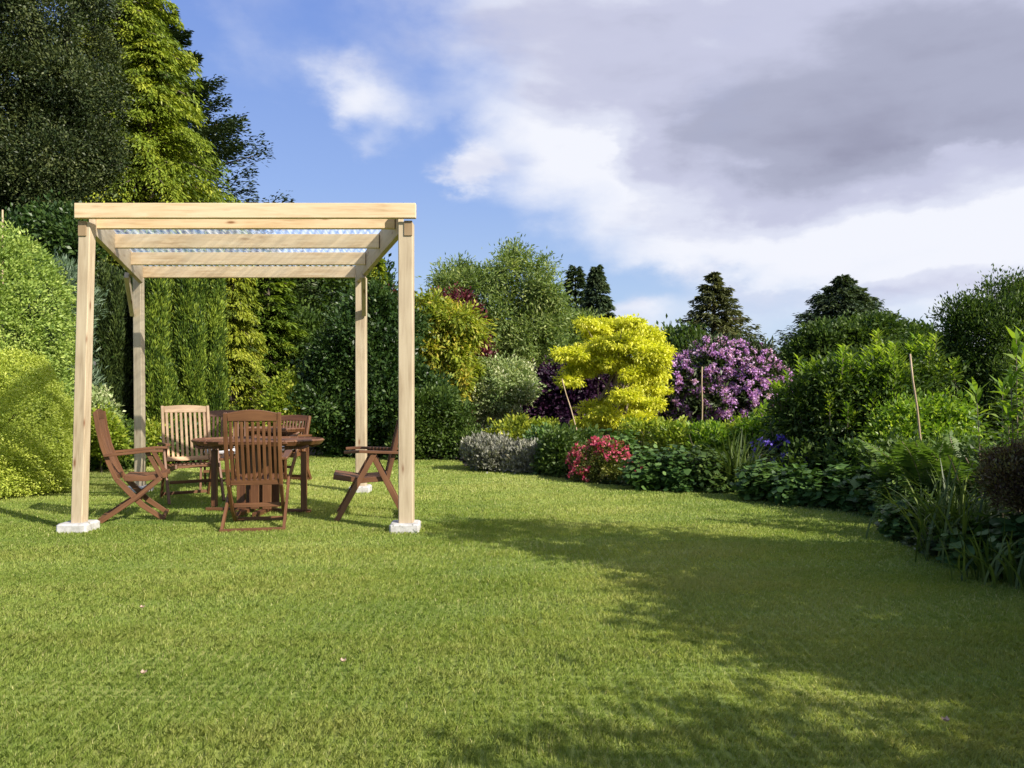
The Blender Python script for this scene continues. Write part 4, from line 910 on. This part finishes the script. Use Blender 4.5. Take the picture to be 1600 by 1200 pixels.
# ------------------------------------------------------------------ canes
for (a, b, d, lb) in (((878, 592), (903, 678), 13.4, 'leaning bamboo cane left of the golden maple'), ((1097, 573), (1097, 700), 11.9, 'upright bamboo cane in front of the mauve rhododendron'),
                      ((1422, 553), (1440, 700), 7.9, 'thin leaning cane in front of the big green shrub on the right'), ((935, 596), (935, 640), 14.6, 'short pale cane inside the golden maple')):
    t0 = Vector((X(a[0], d), d, Z(a[1], d))); t1 = Vector((X(b[0], d), d, Z(b[1], d))); k = (t1.z + .05) / (t0.z - t1.z); base = t1 + (t1 - t0) * k
    mb = MB(); org = Vector((base.x, base.y, 0)); n = 7; pts = [base.lerp(t0, i / (n - 1)) - org for i in range(n)]
    for i in range(n): pts[i].x += .006 * math.sin(i * 2.1)
    mb.tube(pts, [.014 - .0007 * i for i in range(n)], 7); o = mb.build('bamboo_cane', M['cane'], None, True); o.location = org; tag(o, lb, 'garden cane', 'bamboo canes in the border')
mb = MB(); d = 12.6; mb.tube([(0, 0, 0), (0, 0, Z(328, d))], .014, 6); o = mb.build('bamboo_cane', M['cane'], None, True); o.location = (X(4, d), d, 0); tag(o, 'thin cane rising above the light green shrub at the left edge', 'garden cane', 'bamboo canes in the border')

# ------------------------------------------------------------------ fallen petals on the lawn
for (px, py, lb) in ((222, 957, 'curled dry petal on the lawn, farthest of the three on the left'), (224, 1062, 'pale pink petal on the lawn near the bottom left'), (536, 1043, 'brown dry petal on the lawn below the front chair'),
                     (1478, 1138, 'white petal on the shaded lawn at lower right')):
    d = D(py); V = []; Fc = []
    for i in range(5):
        for j in range(4): u, v = i / 4 - .5, j / 3 - .5; V.append((u * .03 * (1 - abs(v) * .8), v * .022, .024 + .02 * (u * u + v * v) * 1.6))
    for i in range(4):
        for j in range(3): a = i * 4 + j; Fc.append((a, a + 4, a + 5, a + 1))
    me = bpy.data.meshes.new('fallen_petal'); me.from_pydata(V, [], Fc); me.update(); o = link('fallen_petal', me, M['petal'], None, (X(px, d), d, 0)); tag(o, lb, 'petal', 'fallen petals on the lawn')

# ------------------------------------------------------------------ planting just outside the frame on the right (its shade falls on the lawn)
def outside(x, y, rx, h, label, nc=520, mat='mid_green', z0=.3, L=.10, kind='leafy_shrub'):
    SEED[0] += 1; rng = np.random.RandomState(SEED[0]); random.seed(SEED[0]); root = empty(kind, (x, y, 0), label, 'shrub')
    B = [(0, 0, (h + z0) / 2, rx, rx, (h - z0) / 2), (rx * .35, rx * .3, h * .4, rx * .8, rx * .8, h * .36), (-rx * .3, -rx * .3, h * .38, rx * .7, rx * .7, h * .34)]
    trunk(root, B, rng, .05, M['bark'], limbs=4); foliage('foliage', rng, B, nc, 26, .22, L, L * .5, M[mat], root, back=1, lump=.2)
outside(4.25, 3.3, .65, 3.9, 'rounded shrub outside the frame beside the strap leaves', 620)
outside(4.5, 1.7, .75, 3.0, 'tall shrub outside the frame near the viewer')
outside(3.9, -.2, .8, 2.9, 'tall narrow shrub outside the frame beside the viewer')
outside(6.2, 2.6, 1.0, 3.8, 'taller shrub outside the frame behind the rounded one', 900)
outside(6.2, 0.2, 1.1, 3.6, 'large shrub outside the frame to the right of the viewer', 800)
